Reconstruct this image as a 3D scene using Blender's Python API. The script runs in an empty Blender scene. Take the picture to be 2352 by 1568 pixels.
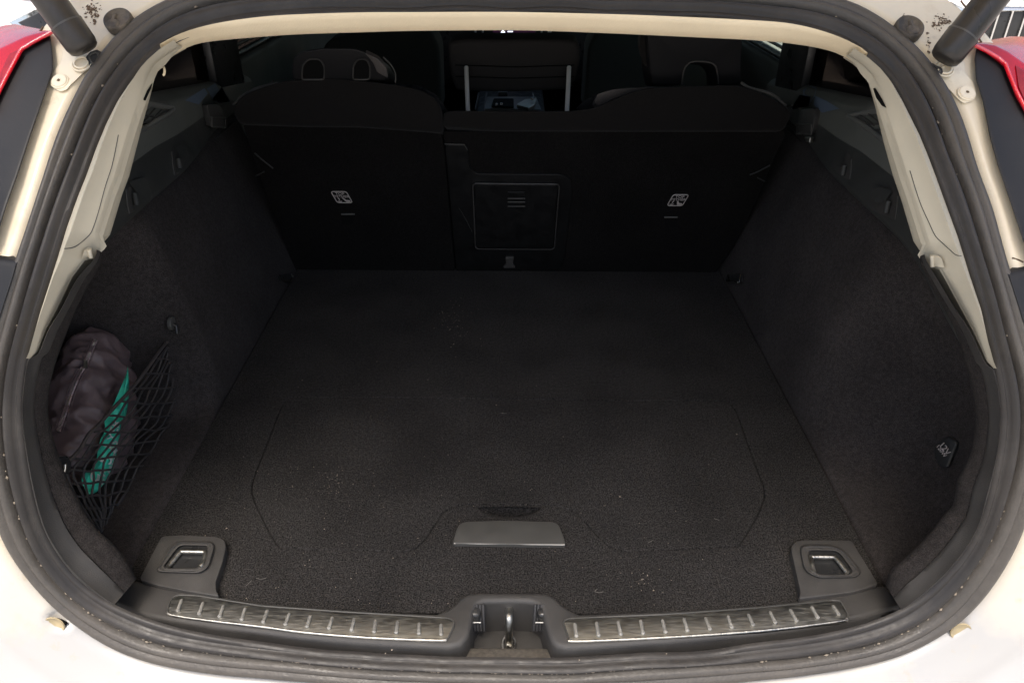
import bpy, bmesh, math, random
import numpy as np
from mathutils import Vector, Matrix, noise
from mathutils.bvhtree import BVHTree

random.seed(7)
SC = bpy.context.scene
COL = SC.collection
R = math.radians

# ------------------------------------------------------------------ camera
CAM = Vector((0.009, 0.0, 1.5))
PITCH, ROLL, FOC = R(32.0), R(0.35), 1700.0          # focal length in 2352-px units
cd = bpy.data.cameras.new("Camera")
cd.sensor_width = 36.0
cd.lens = 36.0 * FOC / 2352.0
cd.clip_start, cd.clip_end = 0.02, 600.0
cam = bpy.data.objects.new("Camera", cd)
COL.objects.link(cam)
c_f = Vector((0, math.cos(PITCH), -math.sin(PITCH)))
c_r0, c_u0 = Vector((1, 0, 0)), Vector((0, math.sin(PITCH), math.cos(PITCH)))
c_r = c_r0 * math.cos(ROLL) + c_u0 * math.sin(ROLL)
c_u = c_u0 * math.cos(ROLL) - c_r0 * math.sin(ROLL)
m = Matrix((c_r, c_u, -c_f)).transposed().to_4x4()
m.translation = CAM
cam.matrix_world = m
SC.camera = cam

# ------------------------------------------------------------------ daylight
SUN_EL, SUN_AZ = 68.0, 194.0            # degrees; azimuth measured from +Y clockwise
w = bpy.data.worlds.new("World"); SC.world = w
w.use_nodes = True
nt = w.node_tree
bgn = nt.nodes["Background"]
sky = nt.nodes.new("ShaderNodeTexSky")
sky.sky_type = 'NISHITA'; sky.sun_disc = False
sky.sun_elevation = R(SUN_EL); sky.sun_rotation = R(SUN_AZ)
sky.air_density, sky.dust_density, sky.ozone_density = 1.0, 4.0, 0.4
nt.links.new(sky.outputs[0], bgn.inputs[0])
bgn.inputs[1].default_value = 0.10
sl = bpy.data.lights.new("Sun", 'SUN'); sl.energy = 1.5; sl.angle = R(28); sl.color = (1, .94, .86)
so = bpy.data.objects.new("Sun", sl); COL.objects.link(so)
az, el = R(SUN_AZ), R(SUN_EL)
sdir = Vector((math.sin(az) * math.cos(el), math.cos(az) * math.cos(el), math.sin(el)))
so.rotation_euler = sdir.to_track_quat('Z', 'Y').to_euler()
so.location = sdir * 30
vs = SC.view_settings
vs.view_transform = 'Standard'; vs.look = 'None'; vs.gamma = 1; vs.exposure = 1.38
SC.cycles.max_bounces = 10; SC.cycles.diffuse_bounces = 6; SC.cycles.transparent_max_bounces = 12

# ------------------------------------------------------------------ helpers
def ray(px, py):
    return c_f + c_r * ((px - 1176) / FOC) + c_u * ((784 - py) / FOC)

_zz = [.55, .62, .66, .70, .85, 1.0, 1.1, 1.2, 1.3, 1.4, 1.5]
_yy = [.52, .532, .542, .554, .578, .615, .668, .752, .868, 1.01, 1.18]
_pc = np.polyfit(_zz, _yy, 5); _pd = np.polyder(_pc)
def yo(z, x): return float(np.polyval(_pc, min(max(z, .45), 1.55))) + .10 * x * x
def yn(p):
    return Vector((.2 * p.x, -1, float(np.polyval(_pd, min(max(p.z, .45), 1.55))))).normalized()

def S(off=0.0):
    return lambda p: p.y - yo(p.z, p.x) - off
def X(x): return lambda p: (p.x - x) if x > 0 else (x - p.x)
def Y(y): return lambda p: p.y - y
def Z(z): return lambda p: z - p.z
SEAT_P, SEAT_U = Vector((0, 1.60, .70)), Vector((0, -.17, .42)).normalized()
SEAT_N = Vector((0, -SEAT_U.z, SEAT_U.y)).normalized()       # faces the camera
def SEAT(off=0.0):
    return lambda p: -((p - SEAT_P).dot(SEAT_N)) - off
def hit(px, py, f):
    d = ray(px, py); a, b = .2, .2
    fa = f(CAM + d * a)
    step = .05
    while b < 40:
        b = a + step
        fb = f(CAM + d * b)
        if fa < 0 <= fb or fa > 0 >= fb: break
        a, fa = b, fb
        if a > 4: step = .5
    for _ in range(34):
        c = (a + b) / 2; fc = f(CAM + d * c)
        if (fc < 0) == (fa < 0): a = c
        else: b = c
    return CAM + d * ((a + b) / 2)
def at_depth(px, py, dep): return CAM + ray(px, py) * dep

def lin(c):
    return tuple(((x / 255) / 12.92 if x / 255 <= .04045 else ((x / 255 + .055) / 1.055) ** 2.4) for x in c)

def mk(name, V, F, mat, parent=None, sharp=38, smooth=True):
    me = bpy.data.meshes.new(name)
    me.from_pydata([tuple(v) for v in V], [], F)
    bm = bmesh.new(); bm.from_mesh(me)
    bmesh.ops.recalc_face_normals(bm, faces=bm.faces[:])
    bm.to_mesh(me); bm.free()
    return mko(name, me, mat, parent, sharp, smooth)
def mko(name, me, mat, parent=None, sharp=38, smooth=True):
    if smooth:
        me.shade_smooth()
        me.set_sharp_from_angle(angle=R(sharp))
    if mat is not None and not me.materials: me.materials.append(mat)
    o = bpy.data.objects.new(name, me); COL.objects.link(o)
    setp(o, parent)
    return o
def setp(o, parent):
    if parent is not None:
        o.parent = parent
        if parent.type == 'EMPTY' and parent.parent is None: o.location = -parent.location
def empty(name, loc, parent=None):
    o = bpy.data.objects.new(name, None); COL.objects.link(o)
    o.empty_display_size = .1
    if parent is not None: o.parent = parent
    else: o.location = loc
    return o
def node(name, parent):                       # a part that only holds sub-parts
    o = bpy.data.objects.new(name, None); COL.objects.link(o)
    o.empty_display_size = .05
    o.parent = parent; o.location = -parent.location
    return o
def tag(o, label=None, cat=None, group=None, kind=None):
    if label: o['label'] = label
    if cat: o['category'] = cat
    if group: o['group'] = group
    if kind: o['kind'] = kind
    return o

def loft(name, rows, mat, parent=None, closed=False, sharp=38, flip=False):
    n = len(rows[0]); V = [p for r in rows for p in r]; F = []
    for i in range(len(rows) - 1):
        for j in range(n if closed else n - 1):
            k = (j + 1) % n
            F.append((i * n + j, i * n + k, (i + 1) * n + k, (i + 1) * n + j))
    return mk(name, V, F, mat, parent, sharp)

def tube_data(path, r, seg=8, cap=True):
    path = [Vector(p) for p in path]; V = []; F = []; n = len(path)
    rr = r if isinstance(r, (list, tuple)) else [r] * n
    t0 = (path[1] - path[0]).normalized()
    a = t0.orthogonal().normalized()
    for i, p in enumerate(path):
        t = (path[min(i + 1, n - 1)] - path[max(i - 1, 0)]).normalized()
        a = (a - t * a.dot(t)).normalized(); b = t.cross(a)
        for k in range(seg):
            q = 2 * math.pi * k / seg
            V.append(p + (a * math.cos(q) + b * math.sin(q)) * rr[i])
    for i in range(n - 1):
        for k in range(seg):
            l = (k + 1) % seg
            F.append((i * seg + k, i * seg + l, (i + 1) * seg + l, (i + 1) * seg + k))
    if cap:
        F.append(tuple(range(seg))[::-1]); F.append(tuple((n - 1) * seg + k for k in range(seg)))
    return V, F
def tube(name, path, r, mat, parent=None, seg=8):
    V, F = tube_data(path, r, seg); return mk(name, V, F, mat, parent, 50)
def merge(parts):
    V = []; F = []
    for v, f in parts:
        o = len(V); V += list(v); F += [tuple(i + o for i in q) for q in f]
    return V, F
def box_data(c, sx, sy, sz, rot=None):
    c = Vector(c); V = []
    for x in (-1, 1):
        for y in (-1, 1):
            for z in (-1, 1):
                q = Vector((x * sx / 2, y * sy / 2, z * sz / 2))
                V.append(c + (rot @ q if rot else q))
    F = [(0, 1, 3, 2), (4, 6, 7, 5), (0, 4, 5, 1), (2, 3, 7, 6), (0, 2, 6, 4), (1, 5, 7, 3)]
    return V, F
def bbox(name, c, sx, sy, sz, mat, parent=None, bev=.004, rot=None, seg=2):
    V, F = box_data(c, sx, sy, sz, rot)
    me = bpy.data.meshes.new(name); me.from_pydata([tuple(v) for v in V], [], F)
    bm = bmesh.new(); bm.from_mesh(me)
    bmesh.ops.recalc_face_normals(bm, faces=bm.faces[:])
    if bev: bmesh.ops.bevel(bm, geom=bm.edges[:], offset=bev, segments=seg, affect='EDGES', profile=.5, clamp_overlap=True)
    bm.to_mesh(me); bm.free()
    return mko(name, me, mat, parent, 45)

def rnd(pts, r=6, n=4):
    """round the corners of a 2-D outline"""
    out = []; N = len(pts)
    for i in range(N):
        p, a, b = Vector(pts[i]), Vector(pts[i - 1]), Vector(pts[(i + 1) % N])
        da, db = (a - p), (b - p)
        ra = min(r, da.length * .45); rb = min(r, db.length * .45)
        p0, p1 = p + da.normalized() * ra, p + db.normalized() * rb
        for k in range(n + 1):
            t = k / n
            q = p0 * (1 - t) ** 2 + p * 2 * t * (1 - t) + p1 * t * t
            out.append((q.x, q.y))
    return out
def dense(pts, step=12, closed=True):
    out = []; N = len(pts)
    for i in range(N if closed else N - 1):
        a, b = Vector(pts[i]), Vector(pts[(i + 1) % N])
        k = max(1, int((b - a).length / step))
        for j in range(k):
            q = a.lerp(b, j / k); out.append((q.x, q.y))
    if not closed: out.append(tuple(pts[-1]))
    return out
def slab3(name, P, th, mat, parent=None, bev=.003, seg=3, sharp=40):
    """solid plate: outline P (3-D, front), pushed back by the vector th"""
    th = Vector(th); n = len(P)
    bm = bmesh.new()
    a = [bm.verts.new(p) for p in P]; b = [bm.verts.new(Vector(p) + th) for p in P]
    f = bm.faces.new(a)
    for i in range(n):
        j = (i + 1) % n
        bm.faces.new((a[j], a[i], b[i], b[j]))
    g = bm.faces.new(b[::-1])
    bm.normal_update()
    if bev:
        ed = list(f.edges)
        bmesh.ops.bevel(bm, geom=ed, offset=bev, segments=seg, affect='EDGES', profile=.5, clamp_overlap=True)
    big = [q for q in bm.faces if len(q.verts) > 4]
    bmesh.ops.triangulate(bm, faces=big)
    bmesh.ops.recalc_face_normals(bm, faces=bm.faces[:])
    me = bpy.data.meshes.new(name); bm.to_mesh(me); bm.free()
    return mko(name, me, mat, parent, sharp)
def slab(name, poly, surf, th, mat, parent=None, bev=.003, seg=3):
    return slab3(name, [hit(x, y, surf) for x, y in poly], th, mat, parent, bev, seg)
def frame_ring(name, P, r, mat, parent=None, seg=8, closed=True):
    P = [Vector(p) for p in P]
    if closed:
        n = len(P); V = []; F = []
        a = None
        for i, p in enumerate(P):
            t = (P[(i + 1) % n] - P[i - 1]).normalized()
            if a is None: a = t.orthogonal().normalized()
            a = (a - t * a.dot(t)).normalized(); b = t.cross(a)
            for k in range(seg):
                q = 2 * math.pi * k / seg; V.append(p + (a * math.cos(q) + b * math.sin(q)) * r)
        for i in range(n):
            l0, l1 = i * seg, ((i + 1) % n) * seg
            sh = 0
            if i == n - 1:      # find the twist that joins last to first
                sh = min(range(seg), key=lambda s: (V[l0] - V[l1 + s]).length)
            for k in range(seg):
                F.append((l0 + k, l0 + (k + 1) % seg, l1 + (k + 1 + sh) % seg, l1 + (k + sh) % seg))
        return mk(name, V, F, mat, parent, 60)
    return tube(name, P, r, mat, parent, seg)
def smooth_path(pts, n=8):
    """Catmull-Rom through 2-D or 3-D points"""
    P = [Vector(p) for p in pts]; out = []
    for i in range(len(P) - 1):
        p0, p1, p2, p3 = P[max(i - 1, 0)], P[i], P[i + 1], P[min(i + 2, len(P) - 1)]
        for k in range(n):
            t = k / n
            out.append(.5 * ((2 * p1) + (p2 - p0) * t + (2 * p0 - 5 * p1 + 4 * p2 - p3) * t * t + (3 * p1 - p0 - 3 * p2 + p3) * t ** 3))
    out.append(P[-1]); return out
def arc(pts, N):
    """resample an open 2-D list by arc length"""
    P = np.array([tuple(p) for p in pts], float)
    d = np.r_[0, np.cumsum(np.hypot(*np.diff(P, axis=0).T))]
    t = np.linspace(0, d[-1], N)
    return [(float(np.interp(k, d, P[:, 0])), float(np.interp(k, d, P[:, 1]))) for k in t]
def sst(a, b, x):
    t = min(max((x - a) / (b - a), 0), 1); return t * t * (3 - 2 * t)
_fonts = {}
def text(name, s, size, mat, parent, origin, right, up, ext=.0003, align='CENTER'):
    cu = bpy.data.curves.new(name, 'FONT'); cu.body = s; cu.size = size; cu.extrude = ext
    cu.align_x = align; cu.align_y = 'CENTER'
    t = bpy.data.objects.new(name, cu); COL.objects.link(t)
    dg = bpy.context.evaluated_depsgraph_get()
    me = bpy.data.meshes.new_from_object(t.evaluated_get(dg))
    bpy.data.objects.remove(t); bpy.data.curves.remove(cu)
    right = Vector(right).normalized(); up = Vector(up); up = (up - right * up.dot(right)).normalized()
    M = Matrix((right, up, right.cross(up))).transposed().to_4x4(); M.translation = origin
    me.transform(M); me.materials.clear()
    return mko(name, me, mat, parent, smooth=False)

# ------------------------------------------------------------------ materials
def mat(name, col, rough=.5, metal=0, spec=.5, coat=0, var=0, vscale=30, bump=0, bscale=200, sheen=0,
        col2=None, mix_scale=6, mix_lo=.45, mix_hi=.6, stretch=None, detail=4, coat_r=.08, trans=0, alpha=None, emit=None):
    M = bpy.data.materials.new(name); M.use_nodes = True
    n = M.node_tree.nodes; L = M.node_tree.links; b = n["Principled BSDF"]
    b.inputs["Base Color"].default_value = (*col, 1)
    b.inputs["Roughness"].default_value = rough; b.inputs["Metallic"].default_value = metal
    b.inputs["Specular IOR Level"].default_value = spec
    b.inputs["Coat Weight"].default_value = coat; b.inputs["Coat Roughness"].default_value = coat_r
    b.inputs["Sheen Weight"].default_value = sheen
    b.inputs["Transmission Weight"].default_value = trans
    if emit: b.inputs["Emission Color"].default_value = (*emit[0], 1); b.inputs["Emission Strength"].default_value = emit[1]
    tc = n.new("ShaderNodeTexCoord"); vec = tc.outputs["Object"]
    if stretch:
        mp = n.new("ShaderNodeMapping"); mp.inputs["Scale"].default_value = stretch
        L.new(vec, mp.inputs[0]); vec = mp.outputs[0]
    cs = None
    if col2:
        t = n.new("ShaderNodeTexNoise"); t.inputs["Scale"].default_value = mix_scale; t.inputs["Detail"].default_value = 6
        t.inputs["Roughness"].default_value = .65
        L.new(vec, t.inputs["Vector"])
        r = n.new("ShaderNodeMapRange"); r.inputs[1].default_value = mix_lo; r.inputs[2].default_value = mix_hi
        L.new(t.outputs[0], r.inputs[0])
        x = n.new("ShaderNodeMix"); x.data_type = 'RGBA'
        x.inputs[6].default_value = (*col, 1); x.inputs[7].default_value = (*col2, 1)
        L.new(r.outputs[0], x.inputs[0]); cs = x.outputs[2]
    if var:
        t = n.new("ShaderNodeTexNoise"); t.inputs["Scale"].default_value = vscale; t.inputs["Detail"].default_value = detail
        L.new(vec, t.inputs["Vector"])
        r = n.new("ShaderNodeMapRange"); r.inputs[1].default_value = .3; r.inputs[2].default_value = .7
        r.inputs[3].default_value = 1 - var; r.inputs[4].default_value = 1 + var
        L.new(t.outputs[0], r.inputs[0])
        x = n.new("ShaderNodeMix"); x.data_type = 'RGBA'; x.blend_type = 'MULTIPLY'; x.inputs[0].default_value = 1
        if cs is not None: L.new(cs, x.inputs[6])
        else: x.inputs[6].default_value = (*col, 1)
        L.new(r.outputs[0], x.inputs[7]); cs = x.outputs[2]
        rr = n.new("ShaderNodeMapRange"); rr.inputs[1].default_value = .3; rr.inputs[2].default_value = .7
        rr.inputs[3].default_value = max(.03, rough - .12); rr.inputs[4].default_value = min(1, rough + .12)
        L.new(t.outputs[0], rr.inputs[0]); L.new(rr.outputs[0], b.inputs["Roughness"])
    if cs is not None: L.new(cs, b.inputs["Base Color"])
    if bump:
        t = n.new("ShaderNodeTexNoise"); t.inputs["Scale"].default_value = bscale; t.inputs["Detail"].default_value = 3
        L.new(vec, t.inputs["Vector"])
        bp = n.new("ShaderNodeBump"); bp.inputs["Strength"].default_value = bump; bp.inputs["Distance"].default_value = .002
        L.new(t.outputs[0], bp.inputs["Height"]); L.new(bp.outputs[0], b.inputs["Normal"])
    return M

def carpet(name, col, fleck=.5, amp=1.0, sc=1.0):
    M = mat(name, col, rough=.95, spec=.04, sheen=.02)
    n = M.node_tree.nodes; L = M.node_tree.links; b = n["Principled BSDF"]
    tc = n.new("ShaderNodeTexCoord")
    def nz(s, d=3):
        t = n.new("ShaderNodeTexNoise"); t.inputs["Scale"].default_value = s; t.inputs["Detail"].default_value = d
        L.new(tc.outputs["Object"], t.inputs["Vector"]); return t.outputs[0]
    def mr(src, a, c, d, e):
        r = n.new("ShaderNodeMapRange"); r.inputs[1].default_value = a; r.inputs[2].default_value = c
        r.inputs[3].default_value = d; r.inputs[4].default_value = e; L.new(src, r.inputs[0]); return r.outputs[0]
    def mul(a, c):
        x = n.new("ShaderNodeMath"); x.operation = 'MULTIPLY'; L.new(a, x.inputs[0]); L.new(c, x.inputs[1]); return x.outputs[0]
    fine = mr(nz(480 * sc, 3), .34, .66, 1 - .75 * amp, 1 + .75 * amp)
    mid = mr(nz(150, 3), .3, .7, .80, 1.20)
    big = mr(nz(9, 5), .3, .7, .82, 1.2)
    f = mul(mul(fine, mid), big)
    fl = mr(nz(700, 1), .68, .76, 0, 2.2 * fleck)
    ad = n.new("ShaderNodeMath"); ad.operation = 'ADD'; L.new(f, ad.inputs[0]); L.new(fl, ad.inputs[1])
    x = n.new("ShaderNodeVectorMath"); x.operation = 'SCALE'; x.inputs[0].default_value = col
    L.new(ad.outputs[0], x.inputs["Scale"]); L.new(x.outputs[0], b.inputs["Base Color"])
    bp = n.new("ShaderNodeBump"); bp.inputs["Strength"].default_value = .8; bp.inputs["Distance"].default_value = .002
    L.new(nz(800, 2), bp.inputs["Height"]); L.new(bp.outputs[0], b.inputs["Normal"])
    return M

PAINT = mat("cream_paint", (.70, .68, .63), .38, coat=.5, var=.04, vscale=5, bump=.02, bscale=60)
def grimy_light_balanced(name):
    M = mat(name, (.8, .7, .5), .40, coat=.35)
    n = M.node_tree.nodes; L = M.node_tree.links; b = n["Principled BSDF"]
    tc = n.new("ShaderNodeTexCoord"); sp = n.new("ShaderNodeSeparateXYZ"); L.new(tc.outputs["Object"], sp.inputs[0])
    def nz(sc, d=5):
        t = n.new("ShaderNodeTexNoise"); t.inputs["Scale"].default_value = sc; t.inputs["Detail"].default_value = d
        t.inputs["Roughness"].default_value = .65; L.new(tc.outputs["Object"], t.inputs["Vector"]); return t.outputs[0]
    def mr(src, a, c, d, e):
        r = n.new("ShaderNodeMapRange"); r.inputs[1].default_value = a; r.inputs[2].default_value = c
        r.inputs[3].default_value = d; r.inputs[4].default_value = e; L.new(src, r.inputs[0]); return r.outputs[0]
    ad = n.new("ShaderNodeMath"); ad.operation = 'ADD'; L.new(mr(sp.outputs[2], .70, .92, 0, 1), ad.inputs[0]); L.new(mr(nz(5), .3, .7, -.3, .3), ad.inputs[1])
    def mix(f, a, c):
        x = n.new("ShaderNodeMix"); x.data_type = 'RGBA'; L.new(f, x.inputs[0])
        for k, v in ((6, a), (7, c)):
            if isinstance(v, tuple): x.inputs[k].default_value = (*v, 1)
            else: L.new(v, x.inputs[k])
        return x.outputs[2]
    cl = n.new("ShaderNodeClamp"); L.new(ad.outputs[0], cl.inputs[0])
    base = mix(cl.outputs[0], (.46, .452, .435), (.87, .765, .57))  # light balance put into colour: shaded gutters brighter, sunlit bumper darker; yellowing is grime
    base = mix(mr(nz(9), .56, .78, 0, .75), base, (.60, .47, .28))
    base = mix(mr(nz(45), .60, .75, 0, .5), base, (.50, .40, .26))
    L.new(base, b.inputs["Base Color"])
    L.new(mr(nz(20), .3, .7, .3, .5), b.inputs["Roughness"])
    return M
PAINT_W = grimy_light_balanced("grimy_light_balanced_cream")
RUBBER_I = mat("inner_lip_rubber", (.034, .031, .029), .43, spec=.32, col2=(.062, .056, .050), mix_scale=9, mix_lo=.48, mix_hi=.75, var=.08, vscale=70, bump=.12, bscale=260)
RUBBER = mat("dusty_rubber", (.076, .069, .061), .42, spec=.4, col2=(.105, .093, .079), mix_scale=8, mix_lo=.40, mix_hi=.75, var=.08, vscale=90, bump=.25, bscale=300)
RUBBER_D = mat("dark_rubber", (.03, .029, .029), .6, var=.15, vscale=60, bump=.2, bscale=200)
GRIT = mat("grit", (.30, .25, .19), .9, var=.3, vscale=400)
TRIM = mat("beige_plastic", (.55, .505, .395), .5, spec=.4, var=.03, vscale=20, bump=.10, bscale=900)
HEADL = mat("cream_trim", (.84, .71, .49), .6, spec=.3, var=.05, vscale=12, bump=.15, bscale=500)
PLASTIC = mat("black_plastic", (.056, .053, .050), .48, spec=.45, var=.10, vscale=25, bump=.35, bscale=1300, col2=(.072, .068, .062), mix_scale=9, mix_lo=.5, mix_hi=.75)
PLASTIC_S = mat("black_plastic_smooth", (.028, .028, .028), .35, spec=.5, var=.12, vscale=30, bump=.05, bscale=900)
LEDGE = mat("lightened_plastic", (.135, .139, .124), .6, spec=.3, var=.05, vscale=14, bump=.15, bscale=1200)
CENTRE = mat("centre_cushion", (.028, .0255, .0245), .8, spec=.2, bump=.3, bscale=500)
HREST = mat("restraint_cover", (.009, .009, .010), .55, spec=.3, bump=.1, bscale=400)
LEATHER2 = mat("highlight_leather", (.085, .076, .072), .34, spec=.5, bump=.1, bscale=260)  # leather paled to paint in its highlights
FSEAT = mat("front_seat_cloth", (.07, .073, .064), .85, spec=.2, bump=.2, bscale=500)
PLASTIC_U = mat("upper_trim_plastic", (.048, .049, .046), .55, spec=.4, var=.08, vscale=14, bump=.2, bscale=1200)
PLASTIC_G = mat("grey_plastic", (.072, .070, .064), .45, spec=.5, var=.08, vscale=30, bump=.15, bscale=900)
CARPET = carpet("boot_carpet", (.0330, .0308, .0291))
CARPET_S = carpet("side_carpet", (.043, .0378, .0362), .2, .5, 1.5)
CARPET_R = carpet("rim_carpet", (.028, .0250, .0238), .15, .5, 1.4)
VENTF = mat("vent_frame_plastic", (.15, .15, .14), .4, var=.05)
FELT = carpet("seat_back_felt", (.0085, .0078, .0074), .1, .6)
FABRIC = mat("seat_fabric", (.0095, .0086, .0081), .8, spec=.12, var=.12, vscale=60, bump=.4, bscale=700, sheen=.05)
LEATHER = mat("seat_leather", (.018, .0185, .0205), .3, spec=.5, var=.03, vscale=30, bump=.12, bscale=260)
BLACKV = mat("void_black", (.006, .006, .006), .9, spec=.1, var=.2)
STEEL = mat("brushed_steel", (.48, .465, .42), .40, metal=1, var=.18, vscale=90, stretch=(1, 1, 1), bump=.3, bscale=350)
POST = mat("glint_pale_chrome", (.88, .87, .83), .3, metal=.05)  # pale non-metal colour stands in for the chrome's reflections
CHROME = mat("chrome", (.75, .74, .71), .12, metal=1, var=.05, vscale=40)
PLATE = mat("scuff_steel", (.40, .39, .355), .40, metal=1, var=.13, vscale=420, stretch=(.16, 1.3, 1), bump=.10, bscale=520, detail=6)
BLACKP = mat("lamp_black_plastic", (.017, .0172, .0185), .5, spec=.3, var=.15, vscale=8, bump=.04, bscale=300, col2=(.025, .024, .025), mix_scale=4, mix_lo=.4, mix_hi=.7)
RED = mat("red_lens", (.44, .005, .016), .16, spec=.4, coat=.4, var=.08, vscale=30)
RED_D = mat("red_lens_inner", (.30, .015, .025), .5, spec=.3, bump=.3, bscale=90, var=.2, vscale=70)
STRUT = mat("strut_black", (.020, .0185, .017), .36, spec=.4, col2=(.062, .053, .044), mix_scale=8, mix_lo=.48, mix_hi=.72, var=.2, vscale=24, stretch=(1, 1, .5), bump=.05, bscale=120)
DIRT = mat("rust_dirt", (.13, .085, .05), .9, var=.4, vscale=300)
NET = mat("net_cord", (.045, .040, .039), .7, var=.2, vscale=300)
BAGM = mat("dark_nylon", (.155, .112, .114), .46, spec=.5, var=.18, vscale=30, bump=.6, bscale=70, detail=6)
HATCH = mat("hatch_plastic", (.007, .007, .007), .55, spec=.25, var=.1, vscale=40, bump=.1, bscale=900)
STOPM = mat("grimy_rubber", (.055, .047, .038), .6, var=.3, vscale=120, col2=(.14, .115, .085), mix_scale=40, mix_lo=.45, mix_hi=.65)
RIBM = mat("rib_steel", (.50, .485, .44), .5, metal=.55, var=.15, vscale=200)
ZIP = mat("zip_tape", (.34, .25, .26), .35, metal=.2, var=.4, vscale=600)
GREEN = mat("green_plastic", (.08, .82, .57), .32, spec=.5, var=.12, vscale=50, bump=.3, bscale=70)
WHITEP = mat("white_print", (.72, .75, .72), .5, var=.1, vscale=200)
GREYP = mat("grey_print", (.50, .45, .42), .6, var=.1, vscale=200)
CRUMB = mat("crumb", (.30, .25, .19), .8, var=.35, vscale=500)
LINT = mat("lint", (.20, .185, .165), .8)
BELT = mat("belt_webbing", (.13, .175, .25), .6, spec=.4, var=.1, vscale=300, bump=.3, bscale=900)
SCREEN = mat("screen", (.004, .004, .006), .1, emit=((.03, .01, .03), .25))
GLOW = mat("screen_text", (.8, .85, 1), .5, emit=((.8, .85, 1), .9))

def glass(name, tint, gloss=.06):
    M = bpy.data.materials.new(name); M.use_nodes = True
    n = M.node_tree.nodes; L = M.node_tree.links; n.remove(n["Principled BSDF"])
    t = n.new("ShaderNodeBsdfTransparent"); t.inputs[0].default_value = (*tint, 1)
    g = n.new("ShaderNodeBsdfGlossy"); g.inputs["Roughness"].default_value = .03
    g.inputs[0].default_value = (.9, .9, .9, 1)
    x = n.new("ShaderNodeMixShader"); x.inputs[0].default_value = gloss
    L.new(t.outputs[0], x.inputs[1]); L.new(g.outputs[0], x.inputs[2])
    L.new(x.outputs[0], n["Material Output"].inputs[0]); return M
TINT = glass("privacy_glass", (.125, .115, .108), .008)
TINT_D = glass("door_glass", (.58, .64, .61), .03)
CLEAR = glass("windscreen_glass", (.55, .6, .58), .06)
# ================================================================== THE CAR
car = empty("car", (0, 1.6, 0))
tag(car, "cream white estate car with its tailgate open and the empty black boot showing", "car")

# ---- opening loops, traced, in 2352-px picture coordinates ------------------
O_PTS = [(410,0),(356,28),(304,59),(268,95),(240,132),(214,165),(191,206),(168,253),(144,304),(124,361),(113,404),(98,448),(75,521),(49,595),(36,634),(15,696),
 (2,740),(-14,800),(-22,860),(-27,930),(-27,1000),(-22,1070),(-13,1140),(0,1200),(10,1226),(34,1267),(64,1308),(103,1355),(144,1396),(196,1435),(248,1471),(310,1499),(387,1520),(464,1533),(602,1545),
 (730,1556),(848,1566),(1010,1573),(1176,1576),(1380,1574),(1567,1566),(1731,1550),(1853,1538),(1956,1522),(2060,1497),(2137,1460),(2201,1417),(2253,1365),(2292,1308),(2317,1267),(2341,1215),(2354,1180),
 (2366,1130),(2376,1060),(2381,990),(2381,930),(2376,870),(2366,810),(2352,765),(2343,737),(2323,673),(2310,629),(2292,570),(2266,467),(2237,404),(2214,310),(2188,245),(2152,181),(2111,129),(2059,83),(2008,46),(1951,15),(1894,0),
 (1820,-14),(1700,-26),(1500,-36),(1176,-42),(850,-38),(640,-28),(500,-14)]
G_PTS = [(602,3),(516,8),(439,28),(374,59),(335,93),(297,129),(258,175),(232,219),(206,268),(186,322),(165,374),(144,428),(124,485),(103,552),(85,608),(64,681),(44,755),(28,804),(17,856),(10,933),(10,985),(16,1049),(28,1114),(44,1164),
 (64,1228),(90,1280),(124,1324),(165,1365),(214,1404),(258,1430),(310,1455),(361,1473),(439,1486),(516,1497),(602,1504),(694,1512),(822,1525),(951,1531),(1080,1535),(1166,1538),(1232,1539),(1387,1533),(1490,1525),(1619,1517),(1731,1511),
 (1879,1497),(1982,1479),(2060,1455),(2137,1411),(2188,1360),(2227,1308),(2261,1257),(2281,1215),(2299,1169),(2317,1114),(2335,1036),(2341,959),(2335,882),(2317,817),(2297,750),(2279,673),(2255,596),(2232,518),(2204,428),(2186,390),
 (2173,361),(2152,292),(2124,227),(2093,175),(2059,137),(2021,101),(1969,67),(1905,41),(1827,26),(1750,19),(1600,11),(1387,5),(1176,3),(900,3)]
I_PTS = [(602,46),(516,59),(451,77),(400,98),(369,116),(322,160),(297,193),(271,232),(245,284),(222,340),(199,404),(181,448),(155,521),(134,590),(113,655),(93,717),(75,781),(65,822),(54,882),(50,946),(56,1010),(67,1085),(80,1150),
 (98,1215),(129,1272),(165,1319),(206,1355),(248,1383),(310,1411),(387,1437),(490,1458),(602,1473),(693,1486),(822,1496),(951,1503),(1080,1508),(1166,1509),(1258,1510),(1387,1504),(1490,1497),(1731,1475),(1853,1462),(1956,1442),(2034,1417),(2070,1401),
 (2111,1376),(2150,1342),(2188,1303),(2227,1252),(2250,1205),(2265,1157),(2281,1088),(2294,1023),(2300,959),(2294,894),(2284,848),(2268,781),(2253,711),(2227,634),(2199,544),(2166,454),(2148,404),(2132,361),(2111,310),(2072,232),(2047,188),(2021,160),
 (1990,134),(1969,119),(1905,88),(1827,64),(1750,57),(1731,54),(1516,44),(1387,40),(1166,36),(951,36),(822,36),(693,40)]
N = 640
PC = (1176, 790)
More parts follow.
